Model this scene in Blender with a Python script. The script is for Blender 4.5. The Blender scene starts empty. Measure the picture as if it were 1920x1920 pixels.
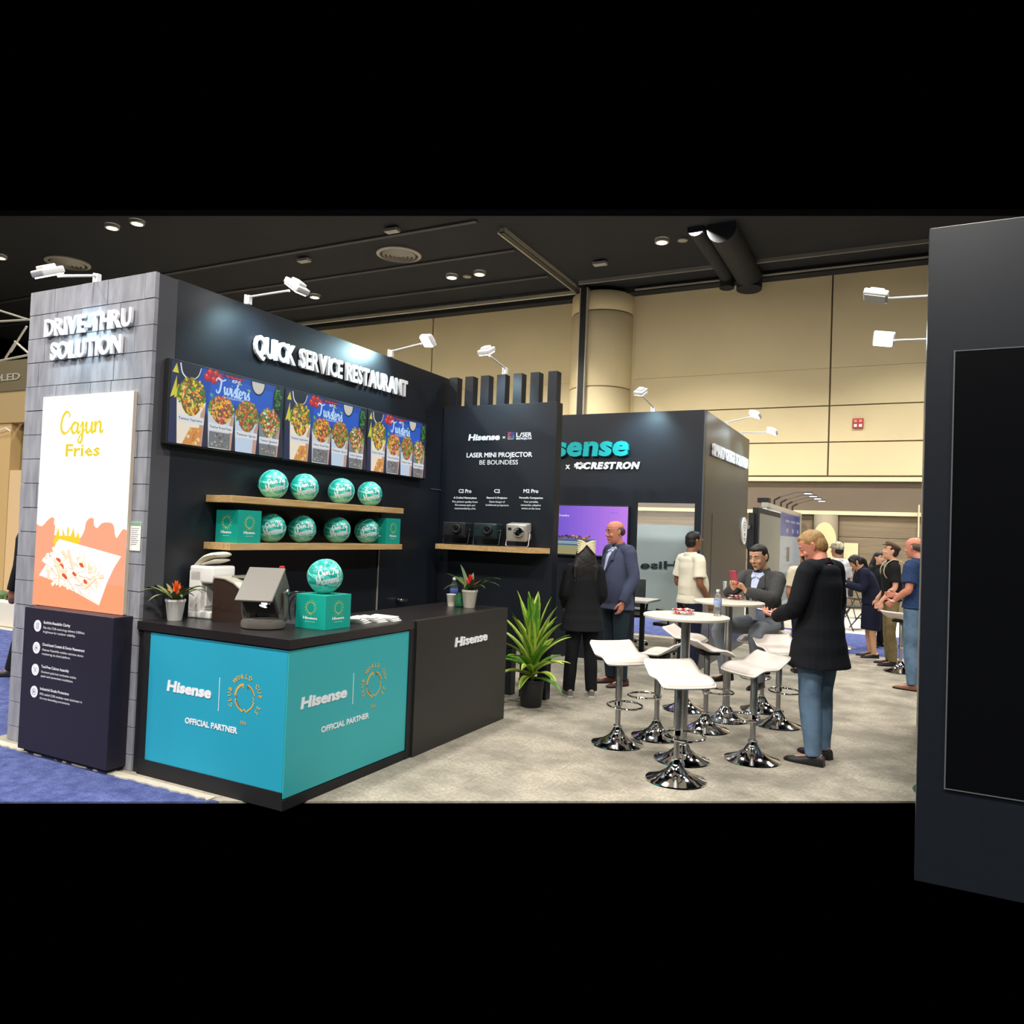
import bpy, bmesh, math, random
import numpy as np
from mathutils import Vector, Matrix, Euler
from mathutils.bvhtree import BVHTree
random.seed(7)
sc = bpy.context.scene
C = sc.collection
PI = math.pi
# ------------------------------------------------------------------ camera
F = 1452.0
CAMH = 1.65
_Y = Vector((737, -66, -F)).normalized()
_X = Vector((2857, -70, F)); _X = (_X - _Y * _X.dot(_Y)).normalized()
_Z = _X.cross(_Y)
RM = Matrix((_X, _Y, _Z))            # camera axes -> world
cam = bpy.data.cameras.new('camera')
cam.sensor_width = 36.0
cam.lens = F / 1920 * 36
cam.clip_end = 200
co = bpy.data.objects.new('camera', cam)
C.objects.link(co)
M4 = RM.to_4x4(); M4.translation = Vector((0, 0, CAMH))
co.matrix_world = M4
sc.camera = co
# ------------------------------------------------------------------ world, exposure
w = bpy.data.worlds.new('world'); sc.world = w; w.use_nodes = True
w.node_tree.nodes['Background'].inputs[0].default_value = (0, 0, 0, 1)
w.node_tree.nodes['Background'].inputs[1].default_value = 0.0
sc.view_settings.view_transform = 'Standard'
sc.view_settings.look = 'None'
sc.view_settings.exposure = 0.0
sc.view_settings.gamma = 1.0
sc.view_settings.use_curve_mapping = False
# ------------------------------------------------------------------ hall lights (high bays of the ceiling)
def area(name, loc, power, size, col=(1, .93, .8), rot=(0, 0, 0), spread=PI, shape='DISK', sy=None):
    l = bpy.data.lights.new(name, 'AREA'); l.energy = power; l.size = size; l.shape = shape; l.color = col
    if sy: l.size_y = sy
    l.spread = spread
    o = bpy.data.objects.new(name, l); C.objects.link(o); o.location = loc; o.rotation_euler = rot
    return o
HALL = 288
for hx in (-21, -15, -9.6, -4.6, 0.6, 6.0):
    for hy in (-7.0, 0.0, 6.0, 12.0, 17.6):
        area('hall_light', (hx, hy, 8.86), HALL * (1.75 if hy > 15 else 1.9 if hy < 1 else .8), 0.9, (1, .955, .885), spread=math.radians(118 if hy > 15 else 178))

def ray(px, py): return RM @ Vector((px - 960, 960 - py, -F))
def on(ax, val, px, py):
    d = ray(px, py); o = Vector((0, 0, CAMH)); return o + d * ((val - o[ax]) / d[ax])
def at_z(px, py, z=0.0): return on(2, z, px, py)
def at_x(px, py, x): return on(0, x, px, py)
def at_y(px, py, y): return on(1, y, px, py)
RIGHT = Vector((.891, .452, 0)).normalized(); FWD = Vector((-.452, .891, 0)).normalized()
# ------------------------------------------------------------------ materials
def lin(c):
    if isinstance(c, str):
        c = [int(c[i:i + 2], 16) / 255 for i in (0, 2, 4)]
    return tuple((x / 12.92 if x <= .04045 else ((x + .055) / 1.055) ** 2.4) for x in c)
MATS = {}
def mat(name, col, rough=.6, metal=0, em=0, noise=0, nscale=20, bump=0, bscale=60, spec=.5, alpha=1, trans=0, col2=None, coat=0, sub=0, dist=.002, stretch=None, ior=1.45):
    if name in MATS: return MATS[name]
    m = bpy.data.materials.new(name); MATS[name] = m; m.use_nodes = True
    nt = m.node_tree; b = nt.nodes['Principled BSDF']
    c = lin(col)
    b.inputs['Base Color'].default_value = (*c, 1)
    b.inputs['Roughness'].default_value = rough
    b.inputs['Metallic'].default_value = metal
    b.inputs['IOR'].default_value = ior
    b.inputs['Specular IOR Level'].default_value = spec
    b.inputs['Alpha'].default_value = alpha
    b.inputs['Transmission Weight'].default_value = trans
    b.inputs['Coat Weight'].default_value = coat
    b.inputs['Subsurface Weight'].default_value = sub
    if sub: b.inputs['Subsurface Radius'].default_value = (.01, .004, .002); b.inputs['Subsurface Scale'].default_value = 1
    if em:
        b.inputs['Emission Color'].default_value = (*c, 1); b.inputs['Emission Strength'].default_value = em
    tc = None
    def coords():
        nonlocal tc
        if tc is None:
            t = nt.nodes.new('ShaderNodeTexCoord'); mp = nt.nodes.new('ShaderNodeMapping')
            nt.links.new(t.outputs['Object'], mp.inputs[0])
            if stretch: mp.inputs['Scale'].default_value = stretch
            tc = mp.outputs[0]
        return tc
    if noise or col2:
        n = nt.nodes.new('ShaderNodeTexNoise'); n.inputs['Scale'].default_value = nscale; n.inputs['Detail'].default_value = 6
        nt.links.new(coords(), n.inputs['Vector'])
        r = nt.nodes.new('ShaderNodeValToRGB'); nt.links.new(n.outputs[0], r.inputs[0])
        r.color_ramp.elements[0].position = .36; r.color_ramp.elements[1].position = .64
        c2 = lin(col2) if col2 else tuple(x * (1 - noise) for x in c)
        r.color_ramp.elements[0].color = (*c2, 1); r.color_ramp.elements[1].color = (*c, 1)
        nt.links.new(r.outputs[0], b.inputs['Base Color'])
        if em: nt.links.new(r.outputs[0], b.inputs['Emission Color'])
    if bump:
        n = nt.nodes.new('ShaderNodeTexNoise'); n.inputs['Scale'].default_value = bscale; n.inputs['Detail'].default_value = 4
        nt.links.new(coords(), n.inputs['Vector'])
        bp = nt.nodes.new('ShaderNodeBump'); bp.inputs['Strength'].default_value = bump; bp.inputs['Distance'].default_value = dist
        nt.links.new(n.outputs[0], bp.inputs['Height']); nt.links.new(bp.outputs[0], b.inputs['Normal'])
    return m
def art_mat(name, strength):
    m = bpy.data.materials.new(name); m.use_nodes = True
    nt = m.node_tree; b = nt.nodes['Principled BSDF']
    a = nt.nodes.new('ShaderNodeAttribute'); a.attribute_name = 'Col'
    nt.links.new(a.outputs['Color'], b.inputs['Base Color'] if strength == 0 else b.inputs['Emission Color'])
    b.inputs['Emission Strength'].default_value = strength
    if strength: b.inputs['Base Color'].default_value = (.02, .02, .02, 1)
    b.inputs['Roughness'].default_value = .35
    return m
def carpet_mat(name, cA, cB, cC, s1, s2, bump=.6):
    m = bpy.data.materials.new(name); m.use_nodes = True; nt = m.node_tree; b = nt.nodes['Principled BSDF']
    t = nt.nodes.new('ShaderNodeTexCoord')
    def nz(s, d, r=.6):
        n = nt.nodes.new('ShaderNodeTexNoise'); n.inputs['Scale'].default_value = s; n.inputs['Detail'].default_value = d; n.inputs['Roughness'].default_value = r
        nt.links.new(t.outputs['Object'], n.inputs['Vector']); return n
    a = nz(s1, 5, .65); r = nt.nodes.new('ShaderNodeValToRGB'); nt.links.new(a.outputs[0], r.inputs[0])
    e = r.color_ramp.elements; e[0].position = .38; e[0].color = (*lin(cA), 1); e[1].position = .62; e[1].color = (*lin(cB), 1)
    f = nz(s2, 3, .7); r2 = nt.nodes.new('ShaderNodeValToRGB'); nt.links.new(f.outputs[0], r2.inputs[0])
    e = r2.color_ramp.elements; e[0].position = .4; e[0].color = (0, 0, 0, 1); e[1].position = .62; e[1].color = (1, 1, 1, 1)
    mx = nt.nodes.new('ShaderNodeMix'); mx.data_type = 'RGBA'
    nt.links.new(r2.outputs[0], mx.inputs[0]); nt.links.new(r.outputs[0], mx.inputs[6]); mx.inputs[7].default_value = (*lin(cC), 1)
    mul = nt.nodes.new('ShaderNodeMath'); mul.operation = 'MULTIPLY'; mul.inputs[1].default_value = .55
    nt.links.new(r2.outputs[0], mul.inputs[0]); nt.links.new(mul.outputs[0], mx.inputs[0])
    nt.links.new(mx.outputs[2], b.inputs['Base Color'])
    b.inputs['Roughness'].default_value = .95; b.inputs['Specular IOR Level'].default_value = .15
    bp = nt.nodes.new('ShaderNodeBump'); bp.inputs['Strength'].default_value = bump; bp.inputs['Distance'].default_value = .006
    nt.links.new(f.outputs[0], bp.inputs['Height']); nt.links.new(bp.outputs[0], b.inputs['Normal'])
    return m
M_beige = carpet_mat('beige_carpet', '8f897c', 'b5ad9d', '7a746a', 2.6, 42)
M_blue = carpet_mat('blue_carpet', '434c7e', '5d689c', '2c3458', 9, 85, .9)
M_grey_aisle = carpet_mat('pale_carpet', 'b4aea2', 'c9c3b4', 'a09a8c', 3, 40)
M_black = mat('black_laminate', '1a1e26', .38, spec=.5, noise=.12, nscale=2.5)
M_blackm = mat('matte_black', '16171a', .6)
M_ceil = mat('ceiling_black', '13161d', .9, noise=.25, nscale=.7)
M_beam = mat('ceiling_beam', '17191d', .8)
M_rail = mat('aluminium_rail', 'b9b4a6', .4, .4)
M_darkrail = mat('dark_rail', '2b2a28', .5, .3)
M_wallp = mat('tan_wall_panel', 'd9c9a0', .8, noise=.06, nscale=.6)
M_joint = mat('wall_joint', '6f6350', .9)
M_brown = mat('brown_recess_wall', '6e6152', .8, noise=.05, nscale=1)
M_woodw = mat('grain_wall', '82735c', .7, col2='6f624f', nscale=1.5, stretch=(.4, 1, 9))
M_white = mat('white_plastic', 'e8e6e2', .4)
M_whitem = mat('white_letter_acrylic', 'f2f2f6', .5)
M_print = mat('white_print', 'e6e8ee', .6)
M_stone = mat('grey_stone_block', '94959d', .75, col2='7e7f87', nscale=5, bump=.3, bscale=30, stretch=(4, 1, .8))
M_mortar = mat('dark_joint', '47474d', .9)
M_panel = mat('aubergine_panel', '201b29', .5)
M_teal = mat('teal_vinyl', '279fbe', .45, noise=.05, nscale=1.5)
M_tealbox = mat('teal_cardboard', '0ea191', .45)
M_tealdark = mat('teal_cardboard_shade', '0b8d80', .45)
M_ball = None
M_oak = mat('oak_shelf', 'c9a878', .5, col2='b8935f', nscale=6, stretch=(8, .8, 8))
M_counter = mat('counter_top', '242021', .28, noise=.1, nscale=4, spec=.6)
M_cside = mat('counter_body', '1c1d21', .4)
M_chrome = mat('chrome', 'd8d8da', .07, 1)
M_steel = mat('brushed_steel', 'b4b4b4', .38, 1)
M_seat = mat('white_vinyl_seat', 'd6c9c0', .38, spec=.5)
M_tabletop = mat('cream_tabletop', 'ddd6c4', .35)
M_lampw = mat('lamp_white', 'dcdcdc', .4)
M_glow = mat('lamp_glow', 'f4f8ff', em=12)
M_glow2 = mat('downlight_glow', 'fff0d0', em=25)
M_gold = mat('gold_print', 'c99a48', .4)
M_goldem = mat('gold_print_pale', 'd9c377', .4)
M_glass = mat('clear_plastic', 'e8eef2', .05, trans=.92, ior=1.3, alpha=.55)
M_frost = mat('frosted_glass', 'b9ccd0', .55, trans=0.0, alpha=.9)
M_leaf = mat('bright_leaf', '7fae2c', .45, col2='3f7a24', nscale=9, stretch=(6, 6, 1))
M_leafd = mat('dark_leaf', '4c6a34', .45, col2='2f4a26', nscale=8)
M_leaft = mat('trailing_leaf', '7c8450', .5, col2='57663a', nscale=8)
M_redfl = mat('red_bract', 'd8302a', .45)
M_orfl = mat('orange_bract', 'e86a2c', .45)
M_potw = mat('cream_pot', 'd9d2c2', .5)
M_potb = mat('black_pot', '1d1f21', .5)
M_soil = mat('soil', '2a2018', .95)
M_paper = mat('paper', 'eceae4', .7)
M_red = mat('red_candy', 'c9202a', .35)
M_alarm = mat('alarm_red', 'b23a34', .5)
M_grille = mat('diffuser_grey', '8a857c', .6)
M_skin = {k: mat('skin_' + k, v, .5, sub=.08) for k, v in dict(fair='d9a186', ruddy='cf8870', tan='b88463', brown='8a5c42', asian='cf9f7e').items()}
M_eye = mat('eye_dark', '1c1512', .2); M_eyew = mat('eye_white', 'd9d4cc', .3); M_lip = mat('lips', '9c5548', .5)
# ------------------------------------------------------------------ mesh builder
class MB:
    def __init__(s): s.v = []; s.f = []; s.m = []; s.mi = 0
    def add(s, vs, fs):
        n = len(s.v); s.v.extend([tuple(v) for v in vs]); s.f.extend([tuple(i + n for i in f) for f in fs]); s.m.extend([s.mi] * len(fs)); return s
    def box(s, x0, x1, y0, y1, z0, z1):
        return s.add([(x0, y0, z0), (x1, y0, z0), (x1, y1, z0), (x0, y1, z0), (x0, y0, z1), (x1, y0, z1), (x1, y1, z1), (x0, y1, z1)],
                     [(0, 3, 2, 1), (4, 5, 6, 7), (0, 1, 5, 4), (1, 2, 6, 5), (2, 3, 7, 6), (3, 0, 4, 7)])
    def bbox(s, x0, x1, y0, y1, z0, z1, b=.01):
        # bevelled box
        vs = []; 
        bm = bmesh.new(); r = bmesh.ops.create_cube(bm, size=1)
        for v in bm.verts: v.co = Vector(((x0 + x1) / 2 + v.co.x * (x1 - x0), (y0 + y1) / 2 + v.co.y * (y1 - y0), (z0 + z1) / 2 + v.co.z * (z1 - z0)))
        bmesh.ops.bevel(bm, geom=list(bm.edges), offset=b, segments=3, affect='EDGES', profile=.6)
        bm.verts.index_update(); s.add([v.co.copy() for v in bm.verts], [[v.index for v in f.verts] for f in bm.faces]); bm.free(); return s
    def tube(s, pts, radii, seg=12, ref=None, cap='round', sub=1):
        pts = [Vector(p) for p in pts]
        if not isinstance(radii, (list, tuple)): radii = [radii] * len(pts)
        rr = [(r, r) if not isinstance(r, (tuple, list)) else r for r in radii]
        if sub > 1 and len(pts) > 2:
            np_, nr = [], []
            for i in range(len(pts) - 1):
                p0 = pts[max(i - 1, 0)]; p1 = pts[i]; p2 = pts[i + 1]; p3 = pts[min(i + 2, len(pts) - 1)]
                for k in range(sub):
                    t = k / sub
                    np_.append(.5 * ((2 * p1) + (p2 - p0) * t + (2 * p0 - 5 * p1 + 4 * p2 - p3) * t * t + (3 * p1 - p0 - 3 * p2 + p3) * t ** 3))
                    tt = t * t * (3 - 2 * t)
                    nr.append(tuple(rr[i][j] * (1 - tt) + rr[i + 1][j] * tt for j in (0, 1)))
            np_.append(pts[-1]); nr.append(rr[-1]); pts, rr = np_, nr
        n = len(pts); rings = []
        tprev = None; side = None
        for i in range(n):
            t = (pts[min(i + 1, n - 1)] - pts[max(i - 1, 0)])
            t = t.normalized() if t.length > 1e-9 else (tprev or Vector((0, 0, 1)))
            if ref is not None:
                sd = Vector(ref) - t * t.dot(Vector(ref)); sd.normalize()
            else:
                if side is None:
                    a = Vector((0, 0, 1)) if abs(t.z) < .9 else Vector((1, 0, 0)); sd = t.cross(a).normalized()
                else: sd = (side - t * t.dot(side)).normalized()
            side = sd; up = t.cross(sd); tprev = t
            rings.append((pts[i], t, sd, up, rr[i]))
        R = []
        def ring(c, sd, up, a, b): return [c + sd * (a * math.cos(2 * PI * k / seg)) + up * (b * math.sin(2 * PI * k / seg)) for k in range(seg)]
        if cap == 'round':
            c, t, sd, up, (a, b) = rings[0]; m = min(a, b)
            for q in (.94, .6): R.append(ring(c - t * m * q, sd, up, a * math.sqrt(1 - q * q), b * math.sqrt(1 - q * q)))
        for c, t, sd, up, (a, b) in rings: R.append(ring(c, sd, up, a, b))
        if cap == 'round':
            c, t, sd, up, (a, b) = rings[-1]; m = min(a, b)
            for q in (.6, .94): R.append(ring(c + t * m * q, sd, up, a * math.sqrt(1 - q * q), b * math.sqrt(1 - q * q)))
        vs = [p for r in R for p in r]; fs = []
        for i in range(len(R) - 1):
            for k in range(seg):
                k2 = (k + 1) % seg
                fs.append((i * seg + k, i * seg + k2, (i + 1) * seg + k2, (i + 1) * seg + k))
        if cap:
            fs.append(tuple(range(seg))[::-1]); fs.append(tuple((len(R) - 1) * seg + k for k in range(seg)))
        return s.add(vs, fs)
    def ell(s, c, r, rot=None, nu=14, nv=9):
        c = Vector(c); vs = []; fs = []
        for j in range(1, nv):
            th = PI * j / nv
            for i in range(nu):
                ph = 2 * PI * i / nu
                p = Vector((r[0] * math.sin(th) * math.cos(ph), r[1] * math.sin(th) * math.sin(ph), r[2] * math.cos(th)))
                if rot: p = rot @ p
                vs.append(c + p)
        t = Vector((0, 0, r[2])); b = Vector((0, 0, -r[2]))
        if rot: t = rot @ t; b = rot @ b
        vs += [c + t, c + b]; T = len(vs) - 2
        for j in range(nv - 2):
            for i in range(nu):
                i2 = (i + 1) % nu
                fs.append((j * nu + i, (j + 1) * nu + i, (j + 1) * nu + i2, j * nu + i2))
        for i in range(nu):
            i2 = (i + 1) % nu
            fs.append((T, i, i2)); fs.append((T + 1, (nv - 2) * nu + i2, (nv - 2) * nu + i))
        return s.add(vs, fs)
    def lathe(s, prof, c=(0, 0, 0), seg=28, close=True):
        vs = []; fs = []
        for r, z in prof:
            for k in range(seg):
                a = 2 * PI * k / seg; vs.append((c[0] + r * math.cos(a), c[1] + r * math.sin(a), c[2] + z))
        for i in range(len(prof) - 1):
            for k in range(seg):
                k2 = (k + 1) % seg; fs.append((i * seg + k, i * seg + k2, (i + 1) * seg + k2, (i + 1) * seg + k))
        if close:
            fs.append(tuple(range(seg))[::-1]); fs.append(tuple((len(prof) - 1) * seg + k for k in range(seg)))
        return s.add(vs, fs)
    def prism(s, poly, o, u, v, d):
        # polygon (2D) in plane o + u*x + v*y, extruded by vector d
        o, u, v, d = Vector(o), Vector(u), Vector(v), Vector(d); n = len(poly)
        vs = [o + u * x + v * y for x, y in poly] + [o + u * x + v * y + d for x, y in poly]
        fs = [tuple(range(n)), tuple(range(n, 2 * n))[::-1]] + [(i, i + n, (i + 1) % n + n, (i + 1) % n) for i in range(n)]
        return s.add(vs, fs)
    def torus(s, c, R, r, rot=None, nu=28, nv=8):
        pts = []; c = Vector(c); vs = []; fs = []
        for i in range(nu):
            a = 2 * PI * i / nu
            for j in range(nv):
                b = 2 * PI * j / nv
                p = Vector(((R + r * math.cos(b)) * math.cos(a), (R + r * math.cos(b)) * math.sin(a), r * math.sin(b)))
                if rot: p = rot @ p
                vs.append(c + p)
        for i in range(nu):
            for j in range(nv):
                i2 = (i + 1) % nu; j2 = (j + 1) % nv
                fs.append((i * nv + j, i2 * nv + j, i2 * nv + j2, i * nv + j2))
        return s.add(vs, fs)
    def mesh(s, name, mats, smooth=False):
        me = bpy.data.meshes.new(name); me.from_pydata(s.v, [], s.f)
        if not isinstance(mats, (list, tuple)): mats = [mats]
        for m in mats: me.materials.append(m)
        if len(mats) > 1: me.polygons.foreach_set('material_index', s.m)
        bm = bmesh.new(); bm.from_mesh(me); bmesh.ops.recalc_face_normals(bm, faces=bm.faces); bm.to_mesh(me); bm.free()
        if smooth:
            me.polygons.foreach_set('use_smooth', [True] * len(me.polygons))
            if smooth != 'all':
                try: me.set_sharp_from_angle(angle=math.radians(38))
                except Exception: pass
        return me
    def build(s, name, mats, parent=None, smooth=False):
        o = bpy.data.objects.new(name, s.mesh(name, mats, smooth)); C.objects.link(o)
        if parent is not None: o.parent = parent
        return o
def tag(o, label=None, cat=None, group=None, kind=None):
    if label: o['label'] = label
    if cat: o['category'] = cat
    if group: o['group'] = group
    if kind: o['kind'] = kind
    return o
def thing(name, label, cat, loc=(0, 0, 0), rz=0, group=None, kind=None):
    o = bpy.data.objects.new(name, None); C.objects.link(o); o.location = loc; o.rotation_euler = (0, 0, rz); o.empty_display_size = .1
    return tag(o, label, cat, group, kind)
def copy_tree(o, parent=None, loc=None, rz=None, label=None):
    c = o.copy(); C.objects.link(c)
    if parent is not None: c.parent = parent
    if loc is not None: c.location = loc
    if rz is not None: c.rotation_euler = (0, 0, rz)
    if label: c['label'] = label
    for ch in list(o.children): copy_tree(ch, c)
    return c
def remesh(mb, voxel, name, mats, parent=None, smooth=4, wrinkle=0, wfreq=18, seed=0, wdir=None):
    me = bpy.data.meshes.new('tmp'); me.from_pydata(mb.v, [], mb.f)
    bm = bmesh.new(); bm.from_mesh(me); bmesh.ops.recalc_face_normals(bm, faces=bm.faces); bm.to_mesh(me); bm.free()
    t = bpy.data.objects.new('tmp', me); C.objects.link(t)
    r = t.modifiers.new('r', 'REMESH'); r.mode = 'VOXEL'; r.voxel_size = voxel
    if smooth:
        s = t.modifiers.new('s', 'SMOOTH'); s.factor = .5; s.iterations = smooth
    dg = bpy.context.evaluated_depsgraph_get(); dg.update()
    out = bpy.data.meshes.new_from_object(t.evaluated_get(dg))
    bpy.data.objects.remove(t); bpy.data.meshes.remove(me)
    out.name = name
    n = len(out.vertices)
    if wrinkle and n:
        rs = np.random.RandomState(seed)
        co_ = np.empty(n * 3); out.vertices.foreach_get('co', co_); co_ = co_.reshape(-1, 3)
        no = np.empty(n * 3); out.vertex_normals.foreach_get('vector', no); no = no.reshape(-1, 3)
        h = np.zeros(n)
        for k in range(9):
            d = rs.normal(size=3); d /= np.linalg.norm(d); f = wfreq * (1 + k * .28)
            warp = .05 * np.sin(co_ @ rs.normal(size=3) * wfreq * .5)
            h += np.sin((co_ @ d + warp) * f + rs.rand() * 6) / (1 + k * .25)
        h = np.sign(h) * np.abs(h / 3) ** 1.3
        co_ += no * (h * wrinkle)[:, None]
        out.vertices.foreach_set('co', co_.ravel())
    out.materials.clear()
    if not isinstance(mats, (list, tuple)): mats = [mats]
    for m in mats: out.materials.append(m)
    out.polygons.foreach_set('use_smooth', [True] * len(out.polygons))
    out.polygons.foreach_set('material_index', [0] * len(out.polygons))
    o = bpy.data.objects.new(name, out); C.objects.link(o)
    if parent is not None: o.parent = parent
    return o
# ------------------------------------------------------------------ text
_tc = {}
def text_mesh(s, size=1.0, ext=0.0, bold=0.0, shear=0.0, spacing=1.0, res=3):
    cu = bpy.data.curves.new('t', 'FONT'); cu.body = s; cu.size = size; cu.extrude = ext; cu.offset = bold * size; cu.shear = shear
    cu.space_character = spacing; cu.resolution_u = res; cu.align_x = 'LEFT'
    o = bpy.data.objects.new('t', cu); C.objects.link(o)
    dg = bpy.context.evaluated_depsgraph_get(); dg.update()
    me = bpy.data.meshes.new_from_object(o.evaluated_get(dg))
    bpy.data.objects.remove(o); bpy.data.curves.remove(cu)
    n = len(me.vertices); a = np.zeros(n * 3)
    me.vertices.foreach_get('co', a); return me, a.reshape(-1, 3)
def place_text(s, p0, p1, height, nrm, material, parent, name='lettering', ext=.002, bold=.0, shear=0, off=.002, letters=False, label=None, spacing=1.0, cap=True, up=None, lift=0):
    """text whose baseline runs p0 -> p1 (world), cap height = height; every letter its own object when letters"""
    p0 = Vector(p0); p1 = Vector(p1); nrm = Vector(nrm).normalized(); u = (p1 - p0).normalized(); v = Vector(up) if up else nrm.cross(u).normalized()
    if v.z < 0 and not up: v = -v
    key = ('adv',)
    outs = []
    if not letters:
        me, a = text_mesh(s, 1, 0, bold, shear, spacing)
        w0, w1 = a[:, 0].min(), a[:, 0].max(); hs = height / .73
        sx = (p1 - p0).length / (w1 - w0)
        groups = [(me, a, 0.0)]
        sizes = (w0, sx, hs)
    else:
        groups = []; x = 0.0
        for ch in s:
            if ch == ' ': x += .33; continue
            me, a = text_mesh(ch, 1, 0, bold, shear)
            mn, mx = a[:, 0].min(), a[:, 0].max()
            groups.append((me, a, x - mn)); x += (mx - mn) + .045 * spacing
        w0 = 0.0; tot = x - .045 * spacing
        sx = (p1 - p0).length / tot; hs = height / .73
    for me, a, dx in groups:
        n = len(a); b = np.zeros((n, 3))
        X = (a[:, 0] + dx - w0) * sx; Yv = a[:, 1] * hs
        o0 = p0 + nrm * off
        for k in range(3): b[:, k] = o0[k] + u[k] * X + v[k] * Yv
        me.vertices.foreach_set('co', b.ravel())
        bm = bmesh.new(); bm.from_mesh(me)
        bmesh.ops.recalc_face_normals(bm, faces=bm.faces)
        if ext > 0:
            r = bmesh.ops.extrude_face_region(bm, geom=list(bm.faces))
            vs = [g for g in r['geom'] if isinstance(g, bmesh.types.BMVert)]
            bmesh.ops.translate(bm, verts=vs, vec=nrm * ext)
            bmesh.ops.recalc_face_normals(bm, faces=bm.faces)
        bm.to_mesh(me); bm.free()
        me.materials.clear(); me.materials.append(material); me.polygons.foreach_set('material_index', [0] * len(me.polygons)); me.polygons.foreach_set('use_smooth', [False] * len(me.polygons))
        nm = 'letter' if letters else name
        me.name = nm
        o = bpy.data.objects.new(nm, me); C.objects.link(o)
        if parent is not None:
            o.parent = parent; o.matrix_parent_inverse = parent_inv(parent)
        if label: o['label'] = label
        outs.append(o)
    return outs
def parent_inv(p):
    m = Matrix.Translation(p.location) @ p.rotation_euler.to_matrix().to_4x4()
    if p.parent: m = (Matrix.Translation(p.parent.location) @ p.parent.rotation_euler.to_matrix().to_4x4()) @ m
    return m.inverted()
def cat_spline(pts, sub=6):
    out = []; P = [Vector((*p, 0)) if len(p) == 2 else Vector(p) for p in pts]
    for i in range(len(P) - 1):
        p0 = P[max(i - 1, 0)]; p1 = P[i]; p2 = P[i + 1]; p3 = P[min(i + 2, len(P) - 1)]
        for k in range(sub):
            t = k / sub
            out.append(.5 * ((2 * p1) + (p2 - p0) * t + (2 * p0 - 5 * p1 + 4 * p2 - p3) * t * t + (3 * p1 - p0 - 3 * p2 + p3) * t ** 3))
    out.append(P[-1]); return [(p.x, p.y) for p in out]
GLY = {
 'a': (1.05, [[(.75, .85), (.4, 1), (.1, .7), (.08, .3), (.3, 0), (.6, .2), (.75, .9), (.73, .2), (.9, 0), (1.05, .25)]]),
 'j': (.55, [[(0, .5), (.25, 1), (.27, -.3), (.1, -.9), (-.2, -.75), (0, -.3), (.5, .3)], [(.28, 1.4), (.34, 1.46)]]),
 'u': (1.0, [[(0, .6), (.13, 1), (.12, .3), (.3, 0), (.6, .3), (.73, 1), (.72, .2), (.87, 0), (1.0, .25)]]),
 'n': (1.0, [[(0, .6), (.14, 1), (.15, 0), (.2, .65), (.5, 1), (.7, .75), (.68, .2), (.85, 0), (1.0, .25)]]),
 'C': (1.3, [[(1.0, 1.5), (1.0, 1.85), (.7, 2.05), (.35, 1.75), (.12, 1.0), (.2, .3), (.55, 0), (.95, .2), (1.2, .6)]]),
 'T': (1.25, [[(-.2, 1.5), (.1, 1.95), (.9, 1.75), (1.5, 2.05)], [(.75, 1.8), (.6, .7), (.35, .05), (0, 0), (-.1, .35)]]),
 'w': (1.25, [[(0, .7), (.12, 1), (.14, .3), (.32, 0), (.52, .4), (.58, .95), (.62, .3), (.8, 0), (1.05, .4), (1.05, 1), (1.25, .85)]]),
 'i': (.45, [[(0, .4), (.15, 1), (.15, .2), (.3, 0), (.45, .3)], [(.2, 1.35), (.26, 1.42)]]),
 's': (.62, [[(0, .2), (.35, .95), (.45, 1.05), (.4, .7), (.58, .3), (.4, 0), (.1, .1)]]),
 't': (.5, [[(.2, 1.8), (.13, .3), (.3, 0), (.5, .3)], [(-.12, 1.15), (.55, 1.25)]]),
 'e': (.65, [[(.05, .45), (.5, .55), (.5, .85), (.25, 1), (.05, .6), (.1, .15), (.35, 0), (.65, .3)]]),
 'r': (.75, [[(0, .5), (.15, 1.1), (.2, .9), (.5, .95), (.48, .3), (.58, 0), (.75, .3)]]),
 'O': (1.4, [[(.7, 1.9), (.25, 1.7), (.05, 1), (.25, .2), (.7, 0), (1.1, .3), (1.2, 1), (1.0, 1.7), (.6, 1.9), (.9, 1.6)]]),
 'h': (.95, [[(0, .4), (.3, 1.6), (.35, 2), (.15, 1.8), (.12, 0), (.2, .7), (.45, 1), (.62, .7), (.62, .2), (.75, 0), (.95, .3)]]),
 'M': (1.5, [[(0, 0), (.2, 1.9), (.25, 1.9), (.6, .4), (1.0, 1.9), (1.1, 1.9), (1.2, 0)]]),
 'm': (1.4, [[(0, .6), (.14, 1), (.15, 0), (.2, .65), (.45, 1), (.6, .7), (.6, 0), (.65, .65), (.9, 1), (1.05, .7), (1.05, .2), (1.2, 0), (1.4, .25)]]),
 'o': (.8, [[(.35, 1), (.05, .6), (.15, .1), (.4, 0), (.65, .4), (.55, .9), (.35, 1), (.55, .75), (.8, .8)]]),
 ' ': (.6, []),
}
def script_strokes(s):
    x = 0; out = []
    for ch in s:
        w_, st = GLY[ch]
        for q in st: out.append([(px + x, py) for px, py in cat_spline(q)])
        x += w_ * .97
    return out, x
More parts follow.
